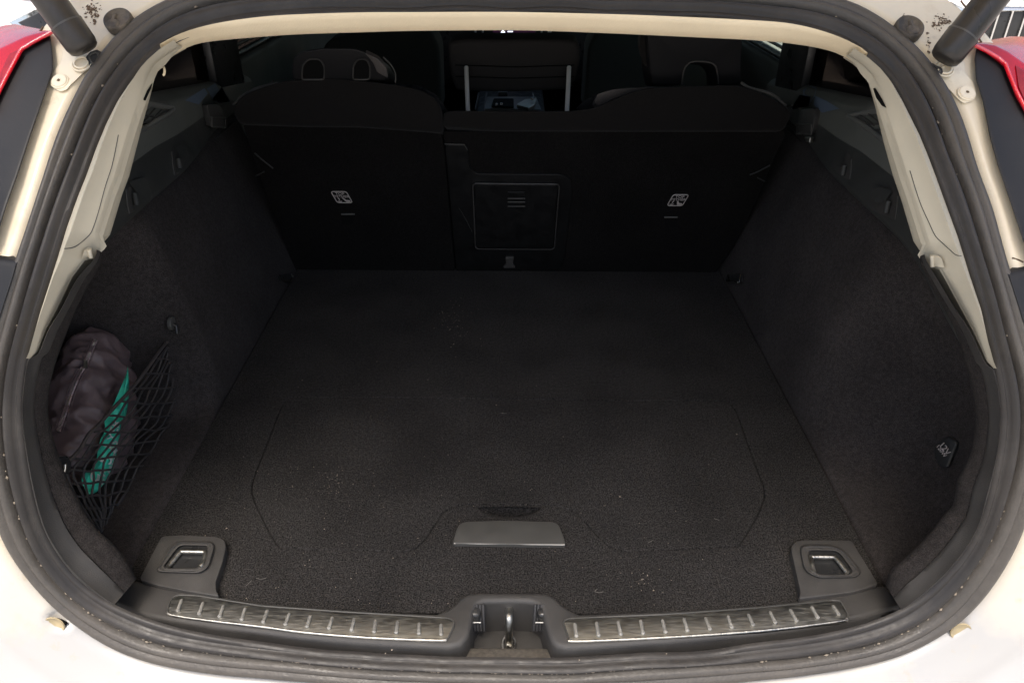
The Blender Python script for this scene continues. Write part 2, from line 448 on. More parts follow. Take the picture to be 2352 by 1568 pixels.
def polar(pts):
    a = sorted((math.atan2(y - PC[1], x - PC[0]), math.hypot(x - PC[0], y - PC[1])) for x, y in pts)
    A = np.array([q[0] for q in a]); Rr = np.array([q[1] for q in a])
    A = np.r_[A - 2 * math.pi, A, A + 2 * math.pi]; Rr = np.r_[Rr, Rr, Rr]
    th = np.linspace(-math.pi, math.pi, N, endpoint=False)
    r = np.interp(th, A, Rr)
    k = np.hanning(17)[1:-1]; k /= k.sum(); h_ = len(k) // 2
    r = np.convolve(np.r_[r[-h_:], r, r[:h_]], k, 'valid')
    return [(PC[0] + r[i] * math.cos(th[i]), PC[1] + r[i] * math.sin(th[i])) for i in range(N)]
oP, gP, iP = polar(O_PTS), polar(G_PTS), polar(I_PTS)
O3 = [hit(x, y, S(0)) for x, y in oP]
G3 = [hit(x, y, S(.004)) for x, y in gP]
I3 = [hit(x, y, S(.008)) for x, y in iP]

# ---- weather seal: fat outer lobe, groove, inner lobe -----------------------
rows = []
prof_o = [(-.04, -.012), (0, .002), (.05, .0085), (.14, .0125), (.30, .0140), (.42, .0128), (.50, .0098), (.53, .0094), (.57, .0112), (.72, .0116), (.84, .0085), (.93, .001), (1, -.008)]
prof_i = [(.06, -.007), (.14, .005), (.24, .0105), (.36, .0130), (.50, .0118), (.62, .0075), (.68, .0040), (.74, .0035), (.80, .0046), (.92, .003), (.97, .001), (1.0, -.0015)]
for A, B, pr in ((O3, G3, prof_o), (G3, I3, prof_i)):
    for t, h in pr:
        r = []
        for i in range(N):
            p = A[i].lerp(B[i], t); wv = noise.noise(Vector((p.x, p.y, p.z)) * 5) * .0005
            r.append(p + yn(p) * (h * .85 + (wv if 0 < t < 1 else 0)))
        rows.append(r)
seal = loft("weather_seal", rows, RUBBER, car, closed=True, sharp=70)
seal.data.materials.append(RUBBER_I)
for p in seal.data.polygons:
    if p.index // N >= len(prof_o) - 2: p.material_index = 1
tag(seal, "dusty black double-lipped rubber seal round the boot opening")
# pale grit packed in the groove
V = []; F = []
rg = random.Random(3)
for i in range(N):
    down = G3[i].z
    dens = .30 if down < .95 else .05
    for _ in range(2):
        if rg.random() > dens * (.6 + .8 * noise.noise(G3[i] * 3)): continue
        p = G3[i].lerp(G3[(i + 1) % N], rg.random()) + yn(G3[i]) * (.0035 + rg.random() * .002)
        s = .0006 + rg.random() * .0011
        d = (G3[(i + 1) % N] - G3[i]).normalized() * s * (1 + rg.random())
        n_ = yn(p); e = d.cross(n_).normalized() * s
        o = len(V); V += [p - d, p + e, p + d, p - e, p + n_ * s]; F += [(o, o + 1, o + 4), (o + 1, o + 2, o + 4), (o + 2, o + 3, o + 4), (o + 3, o, o + 4)]
tag(mk("groove_grit", V, F, GRIT, seal, smooth=False), kind="stuff")

# ---- painted body around the opening ---------------------------------------
holes = [hit(124, 1436, S(-.02)), hit(2207, 1450, S(-.02))]
ds = [-.012, -.004, 0, .004, .008] + [.012 + .004 * k for k in range(38)] + [.172, .184]
brow = []
for d in ds:
    r = []
    for i in range(N):
        o = O3[i]; u = (O3[i] - I3[i]); n_ = yn(o); u = (u - n_ * u.dot(n_)).normalized()
        wz = sst(.98, .74, o.z); top = sst(1.24, 1.30, o.z) * sst(.45, .36, abs(o.x))
        bs = -.012 * sst(.012, -.004, d)
        side = (1 - top) * (-.85 * max(0, d - .096) - 8 * max(0, d - .096) ** 2) + .004 * sst(.0, .012, d)
        side += top * .022 * sst(.045, .075, d)                 # step up to the roof skin
        low = .34 * d + .9 * d * d + .005 * sst(.0, .016, d) - .004 * math.exp(-((d - .075) / .012) ** 2)
        b = bs + side * (1 - wz) * (1 - .0 * top) + low * wz
        p = o + u * d + n_ * b
        for h in holes:
            q = (p - h); q = (q - n_ * q.dot(n_)).length
            if q < .03: p = p - n_ * (.009 * sst(.0170, .0115, q)) + n_ * .0012 * math.exp(-((q - .019) / .003) ** 2)
        r.append(p)
    brow.append(r)
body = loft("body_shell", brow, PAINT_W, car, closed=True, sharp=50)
tag(body, "cream white painted rear body shell")
bvh_body = BVHTree.FromPolygons([v.co for v in body.data.vertices], [p.vertices for p in body.data.polygons])
def on_body(px, py, up=.001):
    d = ray(px, py).normalized(); h = bvh_body.ray_cast(CAM, d)
    return (h[0] - d * up * 1.15) if h[0] else hit(px, py, S(-.01))
SOCK = mat("yellowed_plastic", (.42, .34, .20), .5, var=.2, vscale=80)
bumper = node("bumper_mount", car)
for (x, y), (sx, sy) in zip(((124, 1436), (2207, 1450)), ((1, 1), (-1, 1))):
    c = on_body(x, y, .0012); n_ = yn(c)
    V = []; k = 26
    rx = Vector((1, 0, 0)); rz = rx.cross(n_).normalized()
    def cr(rr, hh): return [c + rx * (rr * math.cos(2 * math.pi * j / k)) + rz * (rr * math.sin(2 * math.pi * j / k)) + n_ * hh for j in range(k)]
    h = loft("mount_socket", [cr(.0128, -.0005), cr(.0122, .0010), cr(.0105, .0004), cr(.009, -.0006), cr(.005, -.001), cr(.0001, -.001)], SOCK, bumper, closed=True)
    a = on_body(x + sx * 15, y - 8 * sy, .005)
    V = [a + rx * (.0070 * math.cos(q)) + rz * (.0036 * math.sin(q)) + rz * sx * .45 * (.0070 * math.cos(q)) for q in [2 * math.pi * j / 14 for j in range(14)]]
    slab3("socket_hole", V, -n_ * .002, BLACKV, bumper, bev=0)

# body sides, roof, tailgate (mostly out of the picture: they shade the boot)
shell = node("cabin_shell", car)
for s in (-1, 1):
    bbox("side_panel", (s * .80, 2.3, .67), .06, 3.3, .76, PAINT, shell, .02)
    bbox("roof_rail", (s * .66, 2.2, 1.455), .05, 2.2, .05, PLASTIC, shell, .01)
    bbox("pillar", (s * .655, 2.95, 1.30), .05, .10, .30, PLASTIC, shell, .01)
bbox("roof", (0, 2.25, 1.50), 1.36, 2.4, .05, PAINT, shell, .02)
bbox("headliner", (0, 2.25, 1.462), 1.28, 2.36, .02, PLASTIC_U, shell, .003)
bbox("underbody", (0, 2.1, .42), 1.54, 3.6, .10, BLACKV, shell, .01)
bbox("rear_skirt", (0, .62, .45), 1.50, .10, .36, PAINT, shell, .03)
bbox("bulkhead", (0, 3.66, .72), 1.5, .04, .66, BLACKV, shell, .005)
bbox("cabin_floor", (0, 2.7, .50), 1.44, 1.9, .02, BLACKV, shell, .005)
bbox("bonnet", (0, 4.1, .95), 1.5, 1.0, .10, PAINT, shell, .04)
g = slab3("windscreen", [Vector(q) for q in ((-.62, 3.4, 1.46), (.62, 3.4, 1.46), (.70, 3.75, 1.02), (-.70, 3.75, 1.02))], (0, .006, 0), CLEAR, shell, bev=0)
tgate = node("tailgate", car)
V = [(-.58, .98, 1.52), (.58, .98, 1.52), (.58, .30, 1.96), (.50, .02, 2.16), (-.50, .02, 2.16), (-.58, .30, 1.96)]
P1 = [Vector(v) for v in V]
loft("tailgate_skin", [[Vector(v) for v in ((-.58, .98, 1.535), (.58, .98, 1.535))], [Vector(v) for v in ((-.62, .36, 1.95), (.62, .36, 1.95))], [Vector(v) for v in ((-.60, .08, 2.17), (.60, .08, 2.17))]], PAINT, tgate)
loft("tailgate_lining", [[Vector(v) for v in ((-.56, .97, 1.51), (.56, .97, 1.51))], [Vector(v) for v in ((-.60, .34, 1.92), (.60, .34, 1.92))], [Vector(v) for v in ((-.58, .06, 2.15), (.58, .06, 2.15))]], HEADL, tgate)

# ---- cream headliner edge across the top of the opening ---------------------
up = [(371,114),(400,98),(451,77),(516,59),(602,46),(693,40),(822,36),(951,36),(1166,36),(1387,40),(1516,44),(1731,54),(1827,64),(1905,88),(1969,119),(1988,133)]
lo = [(398,127),(439,106),(490,95),(602,85),(693,79),(822,75),(951,71.5),(1166,70),(1310,73.5),(1464,80),(1593,86),(1731,93),(1827,102),(1905,117),(1950,137),(1965,149)]
M_ = 90
ua, la = arc(smooth_path(up, 6), M_), arc(smooth_path(lo, 6), M_)
rows = []
for s, off, h in ((-.10, .016, -.004), (.02, .007, .003), (.14, .006, .010), (.30, .008, .0145), (.5, .014, .016), (.70, .022, .0145), (.87, .032, .009), (1.0, .040, 0), (1.0, .060, 0), (.9, .09, 0)):
    r = []
    for (x0, y0), (x1, y1) in zip(ua, la):
        p = hit(x0 + (x1 - x0) * s, y0 + (y1 - y0) * s, S(off)); r.append(p + yn(p) * h * .8)
    rows.append(r)
tag(loft("headliner_edge", rows, HEADL, car, sharp=60), "cream cloth edge trim of the roof lining")

# ---- beige D-pillar trims ---------------------------------------------------
def fx(lst):
    ys = [p[1] for p in lst]; xs = [p[0] for p in lst]
    return lambda y: float(np.interp(y, ys, xs))
LO = [(398,98),(369,116),(322,160),(297,193),(271,232),(245,284),(222,340),(199,404),(181,448),(155,521),(134,590),(113,655),(93,717),(75,781),(65,822)]
LI = [(428,112),(398,129),(361,155),(346,219),(328,284),(297,404),(281,446),(253,539),(227,570),(222,593),(181,639),(142,712),(113,758),(89,812),(69,825)]
RO = [(1962,116),(1990,134),(2021,160),(2047,188),(2072,232),(2111,310),(2132,361),(2148,404),(2166,454),(2199,544),(2227,634),(2253,711),(2268,781),(2284,845)]
RI = [(1936,133),(1964,151),(1980,168),(1992,181),(2010,245),(2028,322),(2051,404),(2070,459),(2098,554),(2121,588),(2124,603),(2152,645),(2188,704),(2224,758),(2248,802),(2262,832),(2281,846)]
def dtrim(name, LOo, LIi, label):
    fo, fi = fx(LOo), fx(LIi)
    y0a, y1a, y0b, y1b = LOo[0][1], LOo[-1][1], LIi[0][1], LIi[-1][1]
    T = 96
    prof = [(-.05, .030, 0), (.0, .004, 0), (.05, .0, 0), (.13, 0, .002), (.19, .0, .0055), (.23, .002, .0045), (.30, .006, 0), (.5, .016, 0), (.60, .022, 0), (.645, .025, .001), (.665, .026, .0005), (.69, .030, -.008), (.74, .032, -.008), (.765, .036, .001), (.79, .040, .0015), (.9, .055, 0), (.985, .066, 0), (1.0, .075, 0), (1.0, .12, 0)]
    rows = []
    for s, off, h in prof:
        r = []
        for k in range(T):
            t = k / (T - 1)
            xo, ya = fo(y0a + (y1a - y0a) * t), y0a + (y1a - y0a) * t
            yb = y0b + (y1b - y0b) * t; xi = fi(yb)
            hh = h; oo = off
            chan = sst(.68, .60, t) * sst(0, .05, t)
            if h < 0: hh = h * chan
            if .5 <= s <= .8: hh -= .018 * sst(.60, .625, t) * sst(.685, .665, t)     # finger recess
            taper = .35 + .65 * sst(1.0, .72, t)
            p = hit(xo + (xi - xo) * s, ya + (yb - ya) * s, S(oo * taper))
            r.append(p + yn(p) * hh * (.5 + .5 * taper))
        rows.append(r)
    o = loft(name, rows, TRIM, car, sharp=44); tag(o, label)
    return o
dl = dtrim("pillar_trim", LO, LI, "beige plastic trim on the left rear pillar")
dr = dtrim("pillar_trim", RO, RI, "beige plastic trim on the right rear pillar")
def bvh_of(o): return BVHTree.FromPolygons([v.co for v in o.data.vertices], [p.vertices for p in o.data.polygons])
def onto(b, px, py, up=.001, fb=None):
    d = ray(px, py).normalized(); h = b.ray_cast(CAM, d)
    if h[0] is None: return hit(px, py, fb or S(.03))
    return h[0] - d * up * 1.15
for o, sm, clip, pock, tongue in ((dl, [(272,310),(258,378),(242,428),(228,480),(216,518),(205,540),(180,562),(165,569),(148,571)], [(205,573),(210,592)], [(226,541),(238,535),(241,548),(230,562),(218,577),(203,571)], [(193,574),(207,573),(207,590),(188,594)]),
                          (dr, [(2090,392),(2112,462),(2134,512),(2148,541),(2162,556),(2180,572),(2195,585),(2208,588)], [(2140,587),(2141,613)], [(2128,560),(2142,567),(2158,578),(2166,592),(2143,590),(2130,575)], [(2141,588),(2163,592),(2170,616),(2142,612)])):
    b = bvh_of(o)
    tube("seam", [onto(b, q.x, q.y, .0002) for q in smooth_path(sm, 6)], .0005, PLASTIC_G, o, 6)
    slab3("clip_tongue", [onto(b, x, y, .005) for x, y in rnd(tongue, 2, 2)], (0, .006, 0), TRIM, o, bev=.0012)
    tube("clip", [onto(b, x, y, .006) for x, y in clip], .0026, TRIM, o, 8)
# opening slot at the top of each trim and the little wire hook on the left
for o, sl in ((dl, [(349,192),(345,206),(333,232),(329,229),(338,208)]), (dr, [(2007,205),(2011,203),(2025,226),(2036,248),(2027,244),(2014,226)])):
    b = bvh_of(o)
    slab3("slot", [onto(b, x, y, .0016) for x, y in sl], (0, .002, 0), BLACKV, o, bev=0)
tube("wire_hook", [hit(q.x, q.y, S(.05)) for q in smooth_path([(369,155),(375,154),(378,162),(377,171),(374,173)], 6)], .0014, HEADL, dl, 8)

# ---- side sill trims (plastic) and carpeted rims below the pillar trims -----
rimL_o = [(226,575),(222,593),(181,639),(142,712),(113,758),(89,812),(65,822),(54,882),(50,946),(56,1010),(67,1085),(80,1150),(98,1215),(129,1272),(165,1319),(206,1355),(248,1383),(262,1389)]
rimL_i = [(232,578),(230,604),(206,650),(178,702),(156,756),(134,815),(118,870),(111,920),(112,960),(124,1010),(139,1057),(160,1109),(178,1140),(196,1176),(214,1202),(232,1223),(258,1246),(290,1284),(314,1328)]
rimR_o = [(2119,586),(2124,600),(2152,645),(2188,704),(2224,758),(2262,832),(2281,846),(2294,894),(2300,959),(2294,1023),(2281,1088),(2265,1157),(2250,1205),(2227,1252),(2188,1303),(2150,1342),(2111,1376),(2070,1401)]
rimR_i = [(2113,588),(2116,612),(2142,662),(2172,716),(2198,770),(2218,840),(2235,907),(2240,959),(2235,1011),(2222,1054),(2199,1098),(2188,1157),(2170,1178),(2137,1221),(2100,1260),(2072,1286),(2046,1308),(2034,1342)]
def rim(side, po, pi):
    T = 110
    a, b = arc(smooth_path(po, 5), T), arc(smooth_path(pi, 5), T)
    def row(s, off, h=0):
        r = []
        for k, ((x0, y0), (x1, y1)) in enumerate(zip(a, b)):
            p = hit(x0 + (x1 - x0) * s, y0 + (y1 - y0) * s, S(off + .022 * sst(.22, 0, k / (T - 1)) * (.06 - off) / .05)); r.append(p + yn(p) * h)
        return r
    t = loft("side_sill_trim", [row(-.06, .03), row(0, .016), row(.05, .012, .003), row(.12, .012, .004), row(.2, .018, .002), row(.36, .026), row(.47, .032), row(.49, .045)], PLASTIC, car, sharp=50)
    tag(t, "black plastic side sill trim on the %s of the opening" % side)
    def row_out(dx, off):
        return [hit(x1 + dx * (1 if x1 > 1176 else -1), y1, S(off)) for (x1, y1) in b]
    c = loft("carpet_rim", [row(.45, .048), row(.47, .034), row(.6, .037), row(.85, .046), row(.96, .052), row(1.0, .060), row_out(6, .075), row_out(26, .085), row_out(60, .085)], CARPET_R, car, sharp=60)
    tag(c, "black carpeted rim on the %s of the opening" % side)
    return t, c
# ---- carpeted boot sides ----------------------------------------------------
SECA = [(.508,.665),(.512,.70),(.516,.74),(.523,.80),(.532,.86),(.542,.91),(.552,.96),(.562,1.01),(.578,1.052),(.60,1.056)]
SECL = [(.508,.665),(.512,.704),(.575,.708),(.665,.712),(.725,.745),(.742,.82),(.735,.92),(.705,.99),(.625,1.05),(.60,1.056)]
SECR = [(.508,.665),(.514,.70),(.552,.706),(.600,.714),(.640,.745),(.660,.80),(.668,.88),(.655,.96),(.620,1.045),(.60,1.056)]
def side(s, sec, y0, y1, label):
    ys = [.655 + (1.66 - .655) * k / 70 for k in range(71)]
    rows = []
    for y in ys:
        a = sst(y0, y1, y); drop = .06 * sst(1.02, .72, y)
        pts = []
        for (xa, za), (xb, zb) in zip(SECA, sec):
            x, z = xb + (xa - xb) * a, zb + (za - zb) * a
            if z > .9: z -= drop * (z - .9) / .15
            x += .035 * sst(1.25, 1.62, y) * sst(.72, 1.05, z)
            pts.append(Vector((s * x, y, z)))
        rows.append(smooth_path(pts, 5))
    o = loft("side_carpet", rows, CARPET_S, car, sharp=60); tag(o, label); return o
scl = side(-1, SECL, .985, 1.09, "black carpeted left side of the boot with a pocket behind the rear pillar")
scr = side(1, SECR, .84, 1.06, "black carpeted right side of the boot over the wheel arch")

tl, cl = rim("left", rimL_o, rimL_i)
tr, cr = rim("right", rimR_o, rimR_i)

# ---- upper side trims (plastic) along the windows ---------------------------
LED = {}
def upper(s):
    ys = [.72 + (1.80 - .72) * k / 60 for k in range(61)]; rows = []
    for y in ys:
        zt = 1.168 - .155 * (y - 1.40) if y > 1.2 else 1.199
        dr_ = .06 * sst(1.02, .72, y)
        xo_ = .035 * sst(1.25, 1.62, y)
        pts = [(.60, 1.045 - dr_), (.586 + xo_, 1.048 - dr_), (.577 + xo_, 1.058 - dr_), (.579 + xo_ * .9, 1.09 - dr_ * .6), (.585 + xo_ * .6, zt - .045), (.592 + xo_ * .4, zt - .020), (.602 + xo_ * .2, zt - .010), (.622, zt), (.66, zt + .002), (.70, zt + .002)]
        rows.append(smooth_path([Vector((s * x, y, z)) for x, z in pts], 4))
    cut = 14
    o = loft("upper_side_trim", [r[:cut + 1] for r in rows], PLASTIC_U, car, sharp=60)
    led = loft("window_ledge", [r[cut:] for r in rows], LEDGE, o, sharp=60)  # same trim as below, lightened in colour where light falls from above
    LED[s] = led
    return tag(o, "dark plastic ledge under the %s side window" % ("left" if s < 0 else "right"))
utl, utr = upper(-1), upper(1)
def bvh2(a, b):
    V = []; F = []
    for o in (a, b):
        k = len(V); V += [v.co.copy() for v in o.data.vertices]; F += [tuple(i + k for i in p.vertices) for p in o.data.polygons]
    return BVHTree.FromPolygons(V, F)
bl, br = bvh2(utl, LED[-1]), bvh2(utr, LED[1])
FBL, FBR = X(-.60), X(.60)

def vent(o, b, poly, slat, fb):
    P = [onto(b, x, y, .002, fb) for x, y in rnd(poly, 5, 3)]
    v = slab3("vent_grille", P, (0, .001, -.001), BLACKV, o, bev=0)
    f = frame_ring("vent_frame", P, .0048, VENTF, o, 8)
    for a, c in slat:
        tube("vent_slat", [onto(b, *a, .003, fb), onto(b, *c, .003, fb)], .0016, PLASTIC, o, 6)
vent(utl, bl, [(341,240),(398,248),(392,258),(336,293),(300,306),(318,262)], [((340,252),(326,272)),((356,250),(332,280)),((372,252),(345,282)),((384,253),(360,271)),((331,264),(362,270)),((326,282),(350,279))], FBL)
vent(utr, br, [(1948,266),(2016,256),(2040,262),(2060,340),(2032,322),(1990,292)], [((1975,264),(2008,288)),((1995,262),(2030,290)),((1984,288),(2021,284)),((2005,300),(2030,298)),((1962,268),(1996,286))], FBR)
def hook(o, b, poly, flap, bar, edge, fb):
    slab3("hook_recess", [onto(b, x, y, .0012, fb) for x, y in rnd(poly, 5, 3)], (0, .001, 0), PLASTIC, o, bev=0)
    tube("recess_edge", [onto(b, q[0], q[1], .0015, fb) for q in edge], .0009, PLASTIC_G, o, 6)
    slab3("hook_flap", [onto(b, x, y, .007, fb) for x, y in rnd(flap, 2, 2)], (0, .006, 0), PLASTIC_U, o, bev=.002)
    tube("hook_bar", [onto(b, x, y, .009, fb) for x, y in bar], .0042, PLASTIC_U, o, 8)
hook(utl, bl, [(396,340),(412,326),(427,326),(437,366),(436,388),(402,404),(394,368)], [(401,340),(424,330),(436,367),(418,367)], [(409,364),(413,386)], [(394,350),(397,380),(401,402)], FBL)
hook(utl, bl, [(290,426),(318,404),(334,410),(350,452),(344,466),(298,492),(290,462)], [(296,420),(328,410),(344,449),(320,449)], [(309,444),(314,471)], [(289,434),(292,466),(297,491)], FBL)
hook(utr, br, [(1912,380),(1926,350),(1950,354),(1957,362),(1952,414),(1922,398)], [(1925,348),(1944,352),(1930,384),(1911,383)], [(1940,380),(1935,403)], [(1956,366),(1955,392),(1951,412)], FBR)
hook(utr, br, [(1998,468),(2016,428),(2056,430),(2063,452),(2055,506),(2010,486)], [(2018,430),(2050,440),(2030,466),(2006,465)], [(2041,462),(2035,489)], [(2063,450),(2060,480),(2056,504)], FBR)

# belts and buckle guides on the ledges
def belt(name, o, b, polys, fb, m_=BELT, lift=.006):
    for P in polys:
        slab3(name, [onto(b, x, y, lift, fb) for x, y in P], (0, .003, -.001), m_, o, bev=.0008)
belt("seat_belt", utl, bl, [[(424,231),(469,203),(476,215),(455,240)], [(474,203),(493,191),(502,207),(488,228)]], FBL)
slab3("seat_belt", [hit(x, y, X(-.585)) for x, y in [(487,229),(508,201),(528,234),(505,238)]], (0, .003, 0), BELT, utl, bev=.0008)
belt("seat_belt", utr, br, [[(1874,221),(1898,232),(1928,250),(1890,259),(1870,240)], [(1846,206),(1862,197),(1876,202),(1872,222),(1858,240),(1846,222)]], FBR)
slab3("seat_belt", [hit(x, y, X(.585)) for x, y in [(1838,218),(1862,222),(1858,245),(1818,252)]], (0, .003, 0), BELT, utr, bev=.0008)
for o, s, ring, low in ((utl, -1, [(476,240),(504,241),(513,256),(518,293),(486,291),(480,262)], None), (utr, 1, [(1838,253),(1870,248),(1872,268),(1864,308),(1830,307),(1834,270)], [(1847,315),(1861,316),(1859,328),(1849,326)])):
    P = [hit(x, y, X(s * .585)) for x, y in rnd(ring, 4, 3)]
    slab3("buckle_guide", P, (s * .012, .004, 0), PLASTIC, o, bev=.002)
    c = [hit(x, y, X(s * .58)) for x, y in ((ring[4][0], ring[4][1] - 22), (ring[3][0], ring[3][1] - 22), ring[3], ring[4])]
    frame_ring("guide_edge", c, .0016, PLASTIC_G, o, 6)
    if low: slab3("belt_latch", [hit(x, y, X(s * .575)) for x, y in low], (.008, .004, 0), STEEL, o, bev=.002)

# ---- windows, pillars and doors on both sides -------------------------------
for s in (-1, 1):
    k = "left" if s < 0 else "right"
    def q(y0, y1, z0, z1, x=.625): return [Vector((s * x, y0, z0)), Vector((s * x, y1, z0)), Vector((s * x, y1, z1)), Vector((s * x, y0, z1))]
    tag(slab3("quarter_window", q(1.24, 1.62, 1.10, 1.45), (s * .005, 0, 0), TINT, car, bev=0), "dark tinted quarter window on the %s" % k)
    bbox("rear_pillar", (s * .632, 1.68, 1.28), .05, .17, .40, PLASTIC_S, car, .015)
    P = [Vector((s * .64, y, z)) for y, z in ((1.72, .55), (3.0, .55), (3.0, 1.10), (2.9, 1.105), (1.9, 1.132), (1.74, 1.136))]
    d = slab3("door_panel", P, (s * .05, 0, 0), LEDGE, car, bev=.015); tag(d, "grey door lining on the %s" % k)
    tube("window_seal", [Vector((s * .648, y, z + .008)) for y, z in ((1.77, 1.137), (2.9, 1.107))], .008, PLASTIC_S, d, 8)
    tube("window_channel", [Vector((s * .652, y, z + .026)) for y, z in ((1.77, 1.137), (2.9, 1.107))], .004, PLASTIC_G, d, 8)
    tag(slab3("door_window", q(1.76, 2.95, 1.09, 1.45, .66), (s * .005, 0, 0), TINT_D if s > 0 else TINT, car, bev=0), "rear door window on the %s" % k)

# ---- rear seats -------------------------------------------------------------
seatL = node("rear_seat", car); tag(seatL, "narrower left rear seat back with its head restraint folded down")
seatR = node("rear_seat", car); tag(seatR, "wider right rear seat back with the through-load hatch")
th = Vector((0, .10, -.05))
slab("seat_back_panel", rnd([(556,286),(700,290),(822,291),(990,303),(1014,306),(1020,345),(1045,626),(680,630),(640,520),(590,390)], 6), SEAT(0), th, FELT, seatL, .006)
slab("seat_top", rnd([(532,258),(545,228),(564,213),(624,191),(669,183),(745,178),(848,186),(926,196),(975,209),(1003,228),(1014,252),(1017,306),(990,302),(822,290),(700,289),(548,284)], 12), SEAT(-.012), (0, .12, -.055), FABRIC, seatL, .016, 4)
tube("piping", [hit(q.x, q.y, SEAT(-.002)) for q in smooth_path([(536,240),(565,215),(605,201),(640,190)], 5)], .0025, PLASTIC_G, seatL, 6)
tube("piping", [hit(q.x, q.y, SEAT(.015)) for q in smooth_path([(548,228),(580,206),(618,194),(628,186)], 5)], .0022, PLASTIC_G, seatL, 6)
slab("seat_back_panel", rnd([(1018,300),(1060,301),(1400,300),(1800,298),(1806,312),(1786,350),(1745,450),(1690,560),(1642,630),(1048,626),(1022,345)], 6), SEAT(0), th, FELT, seatR, .006)
slab("seat_top", rnd([(1016,258),(1040,253),(1129,254),(1310,254),(1361,248),(1413,227),(1450,211),(1490,201),(1600,196),(1697,194),(1747,210),(1804,240),(1822,262),(1802,300),(1600,300),(1400,300),(1129,299),(1040,292),(1018,292)], 12), SEAT(-.012), (0, .12, -.055), FABRIC, seatR, .016, 4)
tube("piping", [hit(q.x, q.y, SEAT(-.004)) for q in smooth_path([(1702,190),(1722,202),(1772,216),(1804,243)], 5)], .0028, PLASTIC_G, seatR, 6)
# glossy leather corner of the right seat cushion, highlight put into its colour
slab("leather_corner", rnd([(1364,236),(1372,216),(1410,205),(1500,199),(1506,207),(1440,217),(1400,231),(1378,247)], 5), SEAT(.02), (0, .06, -.025), LEATHER2, seatR, .012, 3)
slab("seat_shoulder", rnd([(1320,254),(1340,232),(1368,218),(1400,230),(1360,250)], 5), SEAT(.045), (0, .06, -.025), LEATHER, seatR, .012, 3)
slab("seat_shoulder", rnd([(905,192),(960,196),(1000,216),(1022,244),(1018,258),(980,226),(930,204)], 5), SEAT(.02), (0, .06, -.025), LEATHER, seatL, .012, 3)
# plastic hatch surround, hatch and catches on the right seat
slab("hatch_surround", rnd([(1023,332),(1068,333),(1076,348),(1078,384),(1092,399),(1130,400),(1285,401),(1309,410),(1315,436),(1306,520),(1297,598),(1284,619),(1048,621)], 9), SEAT(-.004), SEAT_N * -.01, HATCH, seatR, .002)
hd = slab("load_hatch", rnd([(1088,422),(1283,424),(1271,572),(1093,571)], 9), SEAT(-.010), SEAT_N * -.012, HATCH, seatR, .0035)
frame_ring("hatch_edge", [hit(x, y, SEAT(-.0085)) for x, y in rnd([(1086,421),(1285,423),(1273,573),(1092,572)], 9)], .0014, PLASTIC, seatR, 6)
slab("hatch_latch", rnd([(1165,441),(1207,441),(1205,455),(1168,455)], 3), SEAT(-.012), SEAT_N * -.008, HATCH, seatR, .002)
for y in (456, 464, 474):
    tube("latch_rib", [hit(1166, y, SEAT(-.0135)), hit(1206, y, SEAT(-.0135))], .0013, PLASTIC_G, seatR, 6)
slab("belt_catch", rnd([(1161,593),(1180,593),(1178,608),(1184,616),(1156,616),(1163,608)], 2), SEAT(-.010), SEAT_N * -.008, PLASTIC, seatR, .002)
tube("surround_scratch", [hit(q.x, q.y, SEAT(-.0052)) for q in smooth_path([(1054,478),(1062,490),(1075,514),(1085,534)], 4)], .0004, PLASTIC_G, seatR, 5)
tube("lock_lever", [hit(1021, 331, SEAT(-.004)), hit(1066, 332, SEAT(-.004)), hit(1074, 345, SEAT(-.004))], .001, PLASTIC_G, seatR, 6)
# TOP TETHER labels and slots
for st, x, y, sk, bx, by in ((seatL, 785, 453, 1, 799, 492), (seatR, 1557, 460, -1, 1541, 499)):
    c = hit(x, y, SEAT(-.0012)); rx = Vector((1, 0, 0)); uy = (SEAT_U - rx * .25 * sk).normalized()
    W, H = .0165, .0165
    cor = [(-W, -H), (W, -H), (W, H), (-W, H)]
    P = [c + rx * a + uy * b for a, b in rnd(cor, .006, 4)]
    frame_ring("label_border", P, .0010, GREYP, st, 6)
    text("tether_text", "TOP", .0100, GREYP, st, c + uy * .0098, rx, uy)
    text("tether_text", "TETHER", .0092, GREYP, st, c + uy * .0018, rx, uy)
    a = c - rx * .0085 - uy * .0090
    V, F = merge([tube_data([a + uy * .007, a - uy * .005], .0007, 5), tube_data([a - rx * .004 - uy * .002, a - rx * .002 - uy * .0052, a - uy * .0055, a + rx * .002 - uy * .0052, a + rx * .004 - uy * .002], .0007, 5), tube_data([a + uy * .004 - rx * .002, a + uy * .004 + rx * .002], .0006, 5)])
    mk("anchor_symbol", V, F, GREYP, st)
    e = c + rx * .005 - uy * .0085
    slab3("seat_symbol", [e + rx * p + uy * q for p, q in ((-.006, .0065), (-.003, .0065), (.001, 0), (.0085, -.001), (.0085, -.006), (-.001, -.006))], SEAT_N * -.0004, GREYP, st, bev=0)
    slab("tether_slot", rnd([(bx-16,by-2),(bx+16,by-2),(bx+12,by+24),(bx-12,by+24)], 4), SEAT(-.0008), SEAT_N * -.002, BLACKV, st, 0)
    tube("slot_bar", [hit(bx - 15, by, SEAT(-.004)), hit(bx + 15, by, SEAT(-.004))], .0021, PLASTIC_G, st, 8)

